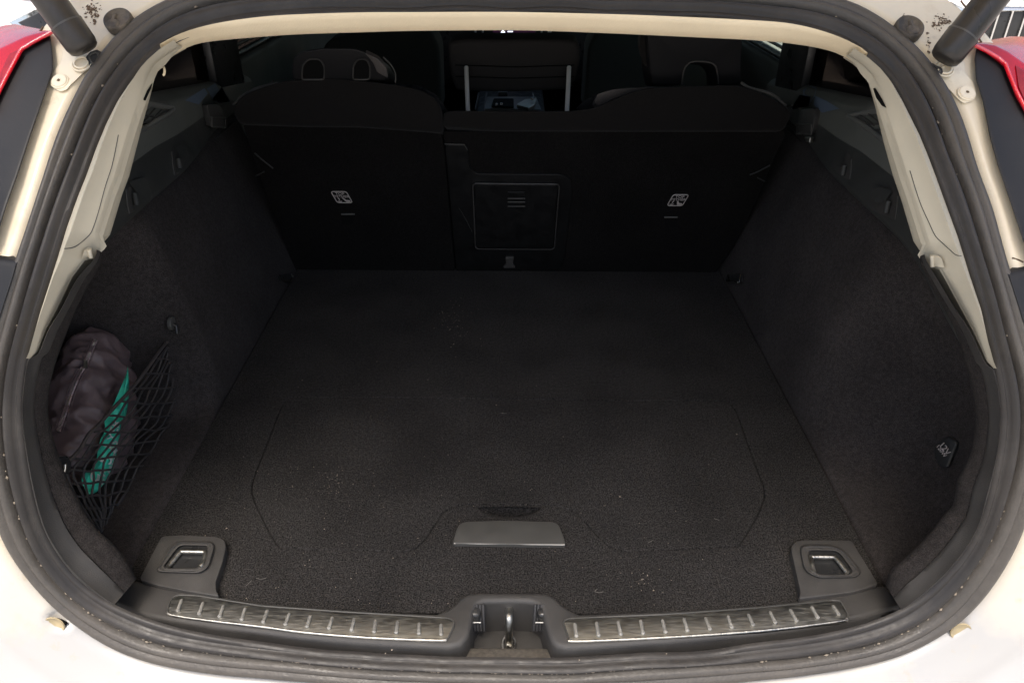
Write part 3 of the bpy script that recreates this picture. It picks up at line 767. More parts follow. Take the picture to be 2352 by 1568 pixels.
# head restraints
hl = slab("head_restraint", rnd([(672,184),(668,160),(673,131),(692,118),(740,110),(815,111),(848,122),(872,138),(884,160),(890,184)], 9), SEAT(-.01), (0, .10, -.03), HREST, seatL, .018, 4)
for hx, w_ in ((719, 26), (830, 20)):
    P = [hit(x, y, SEAT(-.012)) for x, y in rnd([(hx - w_, 183), (hx - w_ + 2, 150), (hx - w_ * .4, 136), (hx + w_ * .6, 136), (hx + w_, 152), (hx + w_, 183)], 8)]
    slab3("restraint_socket", P, SEAT_N * -.003, BLACKV, seatL, bev=0)
    frame_ring("socket_edge", P, .0016, PLASTIC, seatL, 6)
slab("highlight_panel", rnd([(838,122),(868,136),(888,158),(891,180),(866,166),(858,146)], 5), SEAT(-.018), SEAT_N * -.01, LEATHER2, seatL, .004)  # pale patch standing for the glossy highlight on the restraint
tube("piping", [hit(q.x, q.y, SEAT(.0)) for q in smooth_path([(880,132),(898,150),(908,170),(908,190)], 5)], .0014, PLASTIC_G, seatL, 6)
slab("head_restraint", rnd([(1484,60),(1706,60),(1704,130),(1702,196),(1650,196),(1646,160),(1634,146),(1600,142),(1582,146),(1571,160),(1566,196),(1500,196),(1492,160)], 8), SEAT(.03), (0, .08, -.02), HREST, seatR, .014, 4)
frame_ring("cutout_edge", [hit(q.x, q.y, SEAT(.028)) for q in smooth_path([(1566,194),(1571,162),(1582,146),(1600,141),(1634,145),(1646,160),(1650,194)], 5)], .0016, PLASTIC, seatR, 6, closed=False)
slab("restraint_wing", rnd([(1474,60),(1486,60),(1490,120),(1494,158),(1478,150),(1468,120)], 4), SEAT(.05), SEAT_N * -.03, FABRIC, seatR, .008)
slab("centre_head_restraint", rnd([(1028,98),(1060,91),(1300,91),(1330,97),(1334,128),(1328,165),(1312,207),(1180,213),(1046,210),(1032,160)], 12), Y(1.63), (0, .08, 0), CENTRE, seatR, .022, 4)
for y in (150, 176):
    tube("restraint_crease", [hit(q.x, q.y, Y(1.628)) for q in smooth_path([(1046,y),(1120,y+2),(1180,y+4),(1250,y+2),(1318,y)], 4)], .0012, BLACKV, seatR, 5)
for x0, x1 in ((1071, 1075), (1307, 1302)):
    tube("restraint_post", [hit(x0, 155, Y(1.615)), hit(x1, 262, Y(1.50))], .0046, POST, seatR, 12)
# wires / hinge levers beside the seats
for st, pts in ((seatL, [(585,352),(598,364),(627,387)]), (seatL, [(587,405),(607,394)]), (seatR, [(1722,402),(1742,394),(1768,380)]), (seatR, [(1740,408),(1758,417)])):
    tube("release_lever", [hit(x, y, SEAT(-.006)) for x, y in pts], .0015, PLASTIC_S, st, 6)

# ---- what shows of the cabin beyond ----------------------------------------
fseat = node("front_seat", car); tag(fseat, "dark front seat beyond the rear seats")
slab("seat_shell", rnd([(735,240),(738,120),(750,96),(800,80),(880,70),(990,70),(1010,110),(1015,260)], 14), Y(2.25), (0, .12, 0), FSEAT, fseat, .03, 4)
slab("seat_shell", rnd([(1340,260),(1350,110),(1370,70),(1620,70),(1660,100),(1668,260)], 14), Y(2.25), (0, .12, 0), FSEAT, fseat, .03, 4)
con = node("centre_console", car); tag(con, "centre console with chrome switches seen between the rear head restraints")
bbox("console_body", (0, 2.75, .62), .24, 1.0, .42, HATCH, con, .02)
slab("console_tray", rnd([(1112,250),(1118,222),(1232,222),(1244,252)], 3), Z(.84), (0, 0, -.01), VENTF, con, .003)
slab("console_well", rnd([(1128,244),(1134,226),(1180,226),(1180,246)], 3), Z(.846), (0, 0, -.004), BLACKV, con, .001)
slab("console_lid", rnd([(1186,240),(1206,228),(1232,226),(1228,240),(1214,248)], 2), Z(.86), (0, 0, -.012), STEEL, con, .003)
slab("gear_lever", rnd([(1144,212),(1166,212),(1165,228),(1145,228)], 3), Y(2.75), (0, .02, 0), PLASTIC_G, con, .004)
for x, y in ((1141, 241), (1152, 240), (1222, 228)):
    tube("switch", [hit(x - 3, y, Z(.868)), hit(x + 3, y, Z(.868))], .005, CHROME, con, 8)
for x0, y0, x1, y1 in ((1118, 214, 1113, 248), (1224, 214, 1234, 250), (1100, 214, 1092, 252), (1178, 232, 1179, 248)):
    tube("console_edge", [hit(x0, y0, Y(2.7)), hit(x1, y1, Y(2.6))], .003, PLASTIC_G, con, 6)
dash = node("dashboard", car); tag(dash, "dashboard with a lit screen and chrome vents beyond the seats")
bbox("dash_body", (0, 3.42, .92), 1.28, .42, .34, PLASTIC_S, dash, .05)
slab("display", [(1132,50),(1230,50),(1230,91),(1132,91)], Y(3.16), (0, .02, 0), SCREEN, dash, 0)
tube("phone_symbol", [hit(1152, 73, Y(3.155)), hit(1158, 78, Y(3.155))], .0075, GLOW, dash, 8)
for y in (73, 79): tube("screen_text", [hit(1166, y, Y(3.155)), hit(1178, y, Y(3.155))], .0022, GLOW, dash, 6)
for x0, x1 in ((1110, 1108), (1092, 1093), (1245, 1243), (1262, 1258), (1267, 1262)):
    tube("vent_strip", [hit(x0, 60, Y(3.15)), hit(x1, 88, Y(3.15))], .0035, POST, dash, 8)
slab("vent_wheel", rnd([(1061,88),(1072,79),(1084,88)], 2), Y(3.14), (0, .02, 0), POST, dash, .004)
# ---- load sill trim with the latch pocket -----------------------------------
SZ = .708
A_ = [(312,1329),(361,1344),(500,1365),(564,1378),(719,1391),(864,1401),(1003,1406),(1029,1396),(1044,1385),(1056,1371),(1075,1361),(1100,1358),(1166,1358),(1240,1358),(1258,1360),(1276,1370),(1292,1386),(1310,1398),(1330,1407),(1516,1400),(1731,1390),(1835,1375),(1930,1362),(2015,1342),(2036,1341)]
B_ = [(2052,1364),(2069,1390),(1982,1417),(1879,1438),(1750,1454),(1731,1456),(1516,1474),(1361,1485),(1300,1487),(1280,1482),(1268,1472),(1260,1455),(1250,1420),(1243,1396),(1232,1386),(1217,1381),(1166,1380),(1111,1381),(1096,1387),(1088,1402),(1083,1432),(1077,1455),(1070,1466),(1056,1479),(1030,1485),(951,1482),(822,1475),(693,1464),(602,1453),(490,1440),(387,1424),(335,1415),(263,1383),(280,1352)]
sill = slab("load_sill_trim", A_ + B_, Z(SZ), (0, 0, -.075), PLASTIC, car, bev=.0065, seg=4)
tag(sill, "black plastic load sill trim with a latch pocket")
FOAM = mat("foam_strip", (.085, .075, .062), .9, var=.3, vscale=200, bump=.5, bscale=500)
# pocket behind the latch
pk = node("latch_pocket", car); tag(pk, "latch pocket in the middle of the load sill")
yb, zs = .642, .648
bx0, bx1 = hit(1078, 1440, Y(yb)).x, hit(1256, 1440, Y(yb)).x
bbox("pocket_back", ((bx0 + bx1) / 2, yb + .004, .6565), bx1 - bx0 + .02, .008, .082, PLASTIC, pk, .001)
bbox("pocket_shelf", ((bx0 + bx1) / 2, .612, zs - .006), bx1 - bx0 + .06, .064, .012, PLASTIC, pk, .002)
tube("metal_edge", [Vector((bx0 - .01, yb - .003, zs + .0022)), Vector((bx1 + .01, yb - .003, zs + .0022))], .0016, STEEL, pk, 6)
bbox("foam_strip", ((bx0 + bx1) / 2 + .001, .580, .659), .112, .022, .030, FOAM, pk, .004)
lx = hit(1169, 1440, Y(.62)).x
lp = [Vector((lx, .640, .690)), Vector((lx, .622, .694)), Vector((lx, .616, .688)), Vector((lx, .611, .668)), Vector((lx, .610, .648))]
tube("striker", smooth_path(lp, 6), .0050, STEEL, pk, 12)
frame_ring("striker_base", [Vector((lx + .0085 * math.cos(t), .612 + .013 * math.sin(t), .6498)) for t in [2 * math.pi * j / 20 for j in range(20)]], .0022, CHROME, pk, 6)
for px, s in ((1098, 1), (1240, -1)):
    c = hit(px, 1424, Y(.618))
    for k in range(4):
        a = c + Vector((s * .004 * (k - 1.5), .004 * k * 0, 0))
        tube("buffer_rib", [a + Vector((0, .012, .016)), a + Vector((s * .001, .0, .004)), a + Vector((s * .002, -.006, -.012))], .0022, RUBBER_D, pk, 6)
    bbox("buffer", c + Vector((-s * .004, .006, 0)), .016, .020, .030, PLASTIC_S, pk, .005)
    tube("buffer_pin", [c + Vector((-.006, -.006, .004)), c + Vector((.004, -.006, .004))], .0011, STEEL, pk, 6)

# scuff plates with thirteen raised ribs each
PLp = [(408,1366),(395,1372),(386,1392),(385,1404),(396,1414),(490,1427),(602,1440),(700,1453),(850,1465),(1003,1471),(1027,1468),(1042,1438),(1043,1427),(1034,1420),(1020,1418),(783,1404),(602,1391),(451,1367)]
PRp = [(1294,1430),(1298,1423),(1310,1420),(1516,1411),(1731,1396),(1910,1378),(1930,1379),(1949,1411),(1946,1421),(1928,1428),(1750,1449),(1516,1465),(1325,1473),(1308,1468)]
RL = [((418,1376),(408,1405)),((467,1383),(457,1412)),((514,1390),(504,1418)),((564,1396),(555,1425)),((615,1401),(604,1431)),((665,1408),(655,1436)),((714,1413),(705,1441)),((764,1417),(755,1445)),((814,1420),(807,1449)),((863,1424),(859,1453)),((913,1427),(910,1455)),((963,1430),(962,1457)),((1013,1433),(1013,1459))]
RRt = [((1320,1431),(1324,1463)),((1370,1428),(1375,1462)),((1419,1426),(1426,1459)),((1471,1424),(1477,1457)),((1521,1423),(1529,1454)),((1570,1419),(1579,1450)),((1620,1418),(1631,1447)),((1671,1414),(1681,1443)),((1718,1410),(1730,1437)),((1768,1404),(1781,1432)),((1814,1399),(1830,1428)),((1863,1392),(1879,1421)),((1912,1390),(1927,1413))]
for poly, ribs, k in ((PLp, RL, "left"), (PRp, RRt, "right")):
    sp = slab("scuff_plate", rnd(poly, 5, 3), Z(SZ + .0022), (0, 0, -.004), PLATE, car, bev=.0016, seg=3)
    tag(sp, "scratched ribbed metal scuff plate on the %s of the load sill" % k)
    frame_ring("plate_edge", [hit(x, y, Z(SZ + .0012)) for x, y in rnd(poly, 5, 3)], .0013, PLASTIC_G, sp, 6)
    lowp = [p for p in poly if (p[1] > 1403 if k == "left" and p[0] < 460 else True)]
    if k == "left": seq = [(386,1402),(396,1412),(490,1425.5),(602,1438.5),(700,1451.5),(850,1463.5),(1003,1469.5),(1025,1467)]
    else: seq = [(1309,1467),(1326,1471.5),(1516,1463.5),(1750,1447.5),(1926,1426.5),(1944,1420)]
    tube("bright_lip", [hit(q.x, q.y, Z(SZ + .0016)) for q in smooth_path(seq, 5)], .0020, STEEL, sp, 8)
    for a, b in ribs:
        pa, pb = hit(*a, Z(SZ + .0024)), hit(*b, Z(SZ + .0024))
        d = (pb - pa)
        tube("rib", [pa, pa + d * .08 + Vector((0, 0, .0008)), pa + d * .8 + Vector((0, 0, .0010)), pb - d * .06 + Vector((0, 0, .0012)), pb], [.0012, .0022, .0023, .0028, .0012], RIBM, sp, 8)

# ---- corner plates with tie-down loops --------------------------------------
def tie(poly, bez, rec, loop, k):
    t = slab("tie_down_plate", rnd(poly, 8, 3), Z(.7135), (0, 0, -.02), PLASTIC, car, bev=.006, seg=4)
    tag(t, "black plastic corner plate with a metal tie-down loop on the %s" % k)
    B = rnd(bez, 10, 4); Rr = rnd(rec, 6, 4)
    n_ = 72
    bo, ri = arc(B + [B[0]], n_ + 1)[:-1], arc(Rr + [Rr[0]], n_ + 1)[:-1]
    # start both rings at the same angle
    def al(L):
        cx = sum(p[0] for p in L) / n_; cy = sum(p[1] for p in L) / n_
        P = sorted(L, key=lambda p: math.atan2((p[1] - cy) * 1.5, p[0] - cx)); return P
    bo, ri = al(bo), al(ri)
    rows = []
    for s, h in ((-.08, .7132), (0, .7160), (.12, .7190), (.28, .7196), (.5, .7178), (.72, .7186), (.88, .7180), (1.0, .7160), (1.06, .7140)):
        rows.append([hit(a[0] + (b[0] - a[0]) * s, a[1] + (b[1] - a[1]) * s, Z(h)) for a, b in zip(bo, ri)])
    loft("loop_bezel", rows, PLASTIC, t, closed=True, sharp=60)
    slab("loop_well", ri, Z(.7142), (0, 0, -.0004), PLASTIC_S, t, 0)
    tube("metal_loop", [hit(q.x, q.y, Z(.7185)) for q in smooth_path(loop, 5)], .0031, STEEL, t, 10)
tie([(320,1329),(371,1231),(412,1228),(498,1232),(516,1240),(519,1254),(511,1290),(495,1336),(496,1356),(504,1368),(422,1355),(360,1343)],
    [(357,1310),(386,1259),(412,1241),(487,1243),(494,1254),(479,1303),(458,1316),(369,1313)],
    [(376,1300),(410,1256),(420,1252),(478,1253),(466,1295),(452,1304),(384,1304)],
    [(387,1300),(401,1283),(414,1268),(419,1266.5),(462,1267),(469,1268),(471,1272),(466,1293),(459,1301)], "left")
tie([(1818,1254),(1826,1243),(1846,1239),(1956,1240),(2018,1341),(1958,1359),(1834,1374),(1839,1360),(1818,1265)],
    [(1837,1256),(1849,1250),(1905,1250),(1927,1256),(1943,1267),(1974,1305),(1977,1318),(1965,1325),(1883,1327),(1855,1315),(1844,1300)],
    [(1857,1271),(1860,1264),(1918,1265),(1930,1272),(1957,1310),(1951,1318),(1884,1319),(1867,1310)],
    [(1869,1312),(1866,1300),(1863,1282),(1867,1278.5),(1912,1279),(1919,1281),(1946,1315)], "right")
# chrome ring by the seat on the right, and its twin on the left
for px, py, s in ((1687, 640, 1), (655, 640, -1)):
    P = [hit(px + dx, py + dy, X(s * .512)) for dx, dy in ((-14, -8), (14, -11), (17, 9), (-10, 4))]
    slab3("lashing_eye_plate", P, (s * .004, 0, 0), PLASTIC_S, scr if s > 0 else scl, bev=.001)
    tube("lashing_eye", [P[0], P[3] + Vector((-s * .008, 0, -.002)), P[2] + Vector((-s * .008, 0, 0)), P[1]], .0024, CHROME, scr if s > 0 else scl, 8)

# 12V socket cover on the right wall
wb = bvh_of(scr)
def onw(x, y, up=.002): return onto(wb, x, y, up, X(.62))
c0 = onw(2168, 1035)
P = [onw(x, y, .007) for x, y in rnd([(2142,1030),(2160,1008),(2178,1002),(2196,1014),(2196,1026),(2176,1074),(2164,1076),(2148,1060)], 6, 4)]
sk = slab3("socket_cover", P, (.010, .003, 0), PLASTIC_S, scr, bev=.003)
tube("cover_edge", [onw(2196, 1020, .009), onw(2188, 1040, .009), onw(2176, 1071, .009)], .0016, PLASTIC_G, scr, 6)
a, b_, c_ = onw(2160, 1021, .013), onw(2172, 1038, .013), onw(2180, 1022, .013)
rt = (b_ - a).normalized(); upv = (c_ - onw(2170, 1044, .013)).normalized()
ctr = onw(2170, 1030, .014)
text("socket_text", "12V", .013, GREYP, scr, ctr, rt, upv)
text("socket_text", "120W", .0085, GREYP, scr, onw(2162, 1035, .014), rt, upv)

# ---- tail lamps -------------------------------------------------------------
RED_B = mat("red_lens_ridge", (.80, .01, .03), .1, coat=1)
def lamp(pan, lens, inner, low, k, rib):
    l = node("tail_lamp", car); tag(l, "tall red tail lamp on the %s beside the opening" % k)
    ox = -.085 if k == "left" else .085
    slab("lamp_housing", pan, S(-.022), (ox, .07, -.02), BLACKP, l, .006, 4)
    slab("red_lens", lens, S(-.027), (ox * 1.3, .11, -.01), RED, l, .004, 3)
    slab("lens_inset", inner, S(-.0295), (ox * .4, .03, 0), RED_D, l, .003, 2)
    tube("lens_rib", [hit(q[0], q[1], S(-.031)) for q in rib], .0022, RED_B, l, 8)
    slab("lower_housing", low, S(-.016), (ox, .08, 0), BLACKP, l, .006, 3)
lamp([(121,81),(126,130),(126,160),(111,206),(93,258),(75,310),(44,404),(20,470),(0,533),(-60,700),(-90,700),(-60,400),(-6,238),(25,170),(51,121),(76,107)],
     [(120,72),(95,75),(74,80),(56,86),(0,112),(-60,138),(-90,300),(-90,420),(-12,248),(-4,226),(26,166),(50,119),(75,104),(122,81)],
     [(24,126),(48,114),(50,117),(24,164),(-6,222),(-16,240),(-22,220)],
     [(-80,588),(-20,594),(44,603),(34,640),(14,700),(-14,790),(-40,900),(-90,900)], "left", [(119,74),(75,98),(52,112),(47,118),(22,164),(-8,222),(-20,250)])
lamp([(2238,104),(2234,135),(2237,181),(2253,232),(2268,310),(2286,376),(2315,460),(2343,544),(2420,760),(2450,760),(2420,420),(2352,258),(2330,219),(2307,157),(2290,140),(2262,119)],
     [(2233,101),(2262,101),(2286,105),(2314,119),(2352,146),(2420,180),(2450,440),(2420,422),(2352,260),(2329,219),(2306,156),(2290,142),(2262,122),(2234,107)],
     [(2330,150),(2352,164),(2392,182),(2384,290),(2352,232),(2338,200)],
     [(2440,604),(2380,615),(2311,630),(2325,673),(2345,737),(2380,830),(2440,960)], "right", [(2236,103),(2266,118),(2293,134),(2309,148),(2318,172),(2334,210),(2356,252)])

# ---- gas struts, brackets, rubber stops -------------------------------------
def strut(bx, by, tx, ty, brk, bolt, fit, k, s):
    g = node("gas_strut", car); tag(g, "thick black gas strut holding the tailgate up on the %s" % k)
    b0 = on_body(bx, by, .030); d0 = (b0 - CAM).dot(c_f)
    t0 = at_depth(tx, ty, d0 * .97)
    ax = (t0 - b0).normalized(); L_ = (t0 - b0).length
    rr = .0172
    def at(q): return b0 + ax * q
    tube("strut_tube", [at(.024), at(.026), at(.03), at(L_), at(L_ + .35)], [rr * .9, rr, rr, rr, rr], STRUT, g, 32)
    tube("strut_collar", [at(-.004), at(-.002), at(.004), at(.024), at(.027), at(.028)], [rr * .78, rr * .93, rr * 1.02, rr * 1.05, rr * 1.04, rr * .96], STRUT, g, 32)
    tube("collar_ring", [at(.0262), at(.0280)], rr * 1.06, PLASTIC_G, g, 32)
    P = [on_body(x, y, .012) for x, y in fit]
    slab3("ball_socket", P, -yn(P[0]) * .010, RUBBER_D, g, bev=.002)
    bp_ = [on_body(x, y, .012) for x, y in fit]
    cc = sum(bp_, Vector()) / len(bp_)
    frame_ring("socket_clip", [cc.lerp(p, .55) + yn(p) * .001 for p in bp_], .0012, PLASTIC_G, g, 6)
    m_ = node("strut_bracket", car); tag(m_, "cream painted bracket for the %s gas strut" % k)
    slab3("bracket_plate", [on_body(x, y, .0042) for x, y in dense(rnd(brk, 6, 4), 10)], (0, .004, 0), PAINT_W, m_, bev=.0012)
    n_ = yn(on_body(*bolt)); c = on_body(*bolt, .0048); rx = Vector((1, 0, 0)); rz = rx.cross(n_).normalized()
    def ring(r, h): return [c + rx * (r * math.cos(q)) + rz * (r * math.sin(q)) + n_ * h for q in [2 * math.pi * j / 32 for j in range(32)]]
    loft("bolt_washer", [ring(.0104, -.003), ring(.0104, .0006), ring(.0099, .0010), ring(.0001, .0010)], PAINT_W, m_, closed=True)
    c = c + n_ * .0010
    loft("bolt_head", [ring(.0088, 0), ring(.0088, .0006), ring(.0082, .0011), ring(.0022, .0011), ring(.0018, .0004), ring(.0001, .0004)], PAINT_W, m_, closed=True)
    star = [c + n_ * .0014 + rx * ((.0019 if j % 2 else .0012) * math.cos(math.pi * j / 6)) + rz * ((.0019 if j % 2 else .0012) * math.sin(math.pi * j / 6)) for j in range(12)]
    slab3("torx_socket", star, -n_ * .0004, DIRT, m_, bev=0)
    e = on_body(*((188, 146) if s < 0 else (2168, 158)), .006)
    for r_, h_ in ((.011, .0), (.008, .0015)):
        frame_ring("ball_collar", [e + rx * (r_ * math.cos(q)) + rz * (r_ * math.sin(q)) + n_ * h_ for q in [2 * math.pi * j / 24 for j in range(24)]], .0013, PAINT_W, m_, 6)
strut(191, 109, 86, -38, [(147,107),(142,117),(142,133),(137,145),(120,165),(114,187),(119,200),(137,212),(153,207),(160,197),(187,172),(204,156),(206,130),(190,112)], (137, 187),
      [(195,130),(206,118),(222,112),(232,118),(236,128),(226,150),(215,161),(207,156)], "left", -1)
strut(2172, 131, 2304, -36, [(2212,134),(2218,148),(2216,165),(2240,193),(2244,218),(2238,231),(2216,239),(2204,232),(2176,201),(2154,184),(2158,158),(2176,146)], (2220, 214),
      [(2126,147),(2134,139),(2150,150),(2166,156),(2168,165),(2158,178),(2148,182),(2136,166)], "right", 1)
for px, py, tx, ty, k in ((277, 55, 262, 62, "left"), (2083, 72, 2093, 76, "right")):
    c = on_body(px, py, .002); n_ = yn(c); rx = Vector((1, 0, 0)); rz = rx.cross(n_).normalized()
    def ring(r, h, c=c): return [c + rx * (r * math.cos(q)) + rz * (r * 1.05 * math.sin(q)) + n_ * h for q in [2 * math.pi * j / 28 for j in range(28)]]
    st = loft("rubber_stop", [ring(.0165, -.002), ring(.0165, .006), ring(.0158, .0085), ring(.0145, .009), ring(.0125, .0075), ring(.0001, .006)], STOPM, car, closed=True)
    tag(st, "round rubber stop on the %s of the opening" % k)
    c2 = on_body(tx, ty, .007)
    loft("stop_core", [ring(.008, 0, c2), ring(.008, .004, c2), ring(.006, .006, c2), ring(.0001, .006, c2)], STOPM, st, closed=True)
    tube("stop_rib", [c2 + n_ * .004, c2 + n_ * .004 - rz * .016], .0025, STOPM, st, 6)

# rust specks on the paint near the struts
V = []; F = []
rg = random.Random(11)
for cx, cy, sx, sy, n_ in ((212, 25, 15, 17, 70), (218, 36, 8, 18, 30), (204, 176, 12, 8, 18), (196, 200, 8, 4, 16), (2168, 48, 17, 10, 50), (2150, 58, 13, 17, 38), (2132, 100, 4, 24, 16), (2076, 36, 3, 4, 6)):
    for _ in range(n_):
        x, y = rg.gauss(cx, sx * .6), rg.gauss(cy, sy * .6)
        p = on_body(x, y, .0007); q = yn(p); r = abs(rg.gauss(0, .0007)) + .0003
        a0 = rg.random() * 6; o = len(V)
        ex = Vector((1, 0, 0)); ez = ex.cross(q).normalized()
        V += [p + ex * (r * math.cos(a0 + j * 1.256) * rg.uniform(.6, 1.7)) + ez * (r * math.sin(a0 + j * 1.256) * rg.uniform(.6, 1.7)) for j in range(5)]
        F.append(tuple(range(o, o + 5)))
tag(mk("rust_specks", V, F, DIRT, body, smooth=False), kind="stuff")
for pts in ([(88, 77), (94, 70), (99, 62)], [(2207, 2), (2214, 12), (2222, 20)], [(2236, 75), (2248, 88), (2254, 98)]):
    tube("panel_seam", [on_body(x, y, .0003) for x, y in pts], .0012, DIRT, body, 5)
tube("panel_seam", [on_body(x, y, .0003) for x, y in [(2325, 592), (2340, 597), (2350, 602)]], .0010, DIRT, body, 5)
# ================================================================== THINGS IN THE BOOT
FL = .70
floor = empty("boot_floor", (0, 1.1, FL))
tag(floor, "black carpeted boot floor panel with a fold-up hatch and grey plastic handle", "boot floor", kind="thing")
def PZ(pts, z=FL): return [hit(x, y, Z(z)) for x, y in pts]
hatch2d = rnd([(660,911),(900,912),(1180,916),(1450,919),(1674,920),(1692,945),(1726,1040),(1756,1120),(1757,1140),(1747,1170),(1722,1215),(1696,1254),(1560,1262),(1432,1266),(1400,1256),(1370,1228),(1340,1194),(1318,1174),(1290,1164),(1255,1160),
               (1090,1158),(1062,1160),(1036,1164),(1018,1176),(1000,1204),(978,1238),(955,1260),(930,1266),(740,1263),(640,1256),(610,1205),(588,1160),(577,1128),(580,1104),(612,1020),(645,935)], 9, 4)
hatch2d = dense(hatch2d, 14)
Hp = PZ(hatch2d)
cx = sum((p for p in Hp), Vector()) / len(Hp)
def off_poly(P, d):
    out = []; n = len(P)
    for i in range(n):
        t = (P[(i + 1) % n] - P[i - 1]); nn = Vector((t.y, -t.x, 0)).normalized()
        out.append(P[i] + nn * d)
    return out
ar = sum(Hp[i].x * Hp[(i + 1) % len(Hp)].y - Hp[(i + 1) % len(Hp)].x * Hp[i].y for i in range(len(Hp)))
sg = -1 if ar > 0 else 1
Hin, Hin2 = off_poly(Hp, .0009 * sg), off_poly(Hp, .0024 * sg)
Hout, Hout2 = off_poly(Hp, -.0002 * sg), off_poly(Hp, -.0018 * sg)
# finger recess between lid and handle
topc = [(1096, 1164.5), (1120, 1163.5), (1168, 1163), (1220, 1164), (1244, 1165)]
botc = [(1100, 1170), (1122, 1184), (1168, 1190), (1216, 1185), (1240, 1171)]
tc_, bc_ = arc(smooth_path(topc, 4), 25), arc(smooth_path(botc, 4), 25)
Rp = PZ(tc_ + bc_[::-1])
def poly_with_holes(name, outer, holes, mt, parent, skirt=.004):
    bm = bmesh.new()
    def loop(P):
        v = [bm.verts.new(p) for p in P]
        e = [bm.edges.new((v[i], v[(i + 1) % len(v)])) for i in range(len(v))]; return v, e
    ov, oe = loop(outer); E = oe[:]; hv = []
    for h in holes:
        v, e = loop(h); E += e; hv.append(v)
    bmesh.ops.triangle_fill(bm, use_beauty=True, use_dissolve=False, edges=E)
    for v in hv + [ov]:
        dn = [bm.verts.new(q.co + Vector((0, 0, -skirt))) for q in v]
        for i in range(len(v)):
            j = (i + 1) % len(v); bm.faces.new((v[i], v[j], dn[j], dn[i]))
    bmesh.ops.recalc_face_normals(bm, faces=bm.faces[:])
    me = bpy.data.meshes.new(name); bm.to_mesh(me); bm.free()
    return mko(name, me, mt, parent, 30)
yb0, yb1 = .622, 1.615
outer = [Vector((x, y, FL)) for x, y in ((-.508, yb1), (.508, yb1), (.508, yb0), (.058, yb0), (.055, .648), (-.045, .648), (-.048, yb0), (-.508, yb0))]
# the recess overlaps the hatch outline: give the outer carpet one joined hole
from math import inf
def lower(P, dz): return [p + Vector((0, 0, dz)) for p in P]
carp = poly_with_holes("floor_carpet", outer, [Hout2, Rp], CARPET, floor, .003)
loft("carpet_edge", [Hout2 + [Hout2[0]], lower(Hout + [Hout[0]], -.0016), lower(Hp + [Hp[0]], -.006)], CARPET, floor)
lid = poly_with_holes("hatch_lid", Hin2, [], CARPET, floor, .003)
tag(lid, "fold-up carpeted hatch in the boot floor")
loft("lid_edge", [Hin2 + [Hin2[0]], lower(Hin + [Hin[0]], -.0016), lower(Hp + [Hp[0]], -.006)], CARPET, lid)
bbox("floor_base", (0, 1.14, FL - .03), 1.02, .96, .012, BLACKV, floor, .001)
# handle plate and its hollow (a soft dish pressed into the carpet)
hand2d = rnd([(1040,1243),(1046,1222),(1054,1203),(1068,1197),(1150,1194),(1270,1197),(1283,1203),(1291,1222),(1299,1243),(1298,1250),(1180,1249),(1042,1247)], 7, 4)
hd_ = slab3("hatch_handle", PZ(hand2d, FL + .0065), (0, 0, -.006), PLASTIC_G, floor, bev=.0022, seg=3)
tag(hd_, "scuffed grey plastic hatch handle")
tube("handle_lip", [hit(q[0], q[1], Z(FL + .0052)) for q in ((1043,1247),(1100,1248),(1180,1249),(1297,1250.5))], .0011, mat("highlight_lip", (.42,.40,.36), .45, var=.1), hd_, 8)  # pale strip painting the highlight along the handle's lower edge
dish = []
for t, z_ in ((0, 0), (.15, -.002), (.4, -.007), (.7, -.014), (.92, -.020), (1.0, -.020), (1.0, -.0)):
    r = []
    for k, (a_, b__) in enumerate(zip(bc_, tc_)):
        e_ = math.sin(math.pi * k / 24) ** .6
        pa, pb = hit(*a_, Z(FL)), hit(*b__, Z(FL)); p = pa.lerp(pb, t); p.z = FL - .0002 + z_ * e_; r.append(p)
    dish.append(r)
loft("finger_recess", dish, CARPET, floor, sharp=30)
# ---- dark nylon bag in the side pocket --------------------------------------
bag = empty("bag", (-.655, .88, .71))
tag(bag, "crumpled dark brown nylon bag with a zip standing in the left side pocket", "bag")
bm = bmesh.new()
bmesh.ops.create_icosphere(bm, subdivisions=6, radius=1)
top, bot = hit(238, 772, X(-.668)), hit(178, 1118, X(-.655))
axb = (top - bot); Lb = axb.length; e3 = axb.normalized()
e1 = Vector((1, 0, 0)); e1 = (e1 - e3 * e1.dot(e3)).normalized(); e2 = e3.cross(e1)
cb = (top + bot) / 2
for v in bm.verts:
    p = v.co.copy()
    sq = lambda t: math.copysign(abs(t) ** .72, t)
    x, y, z = p.x, sq(p.y), sq(p.z)
    z_ = z
    wv = 1.0 - .22 * z_ + .05 * math.sin(3 * z_)
    q = cb + e3 * (z * Lb * .52) + e1 * (x * .056 * (1 - .1 * z_)) + e2 * (y * .078 * wv)
    nn = (e1 * p.x + e2 * p.y + e3 * p.z).normalized()
    s = q * 9
    f = noise.fractal(Vector((s.x * .7, s.y * 1.4, s.z * 1.4)), 1.0, 2.0, 3)
    r1 = 1 - abs(noise.noise(Vector((q.x * 16, (q.dot(e3)) * 34, q.dot(e2) * 12 + 3))))
    r2 = 1 - abs(noise.noise(Vector((q.x * 30 + 7, q.dot(e3) * 70, q.dot(e2) * 26))))
    seam = 0
    v.co = q + nn * (.011 * f + .015 * (r1 - .8) + .013 * (r2 - .8))
me = bpy.data.meshes.new("bag_body"); bm.to_mesh(me); bm.free()
bagb = mko("bag_body", me, BAGM, bag, 180)
bb = bvh_of(bagb)
FBG = X(-.60)
zl = smooth_path([(220,780),(208,806),(196,835),(183,857),(172,880),(160,912),(152,938),(142,966),(134,990)], 6)
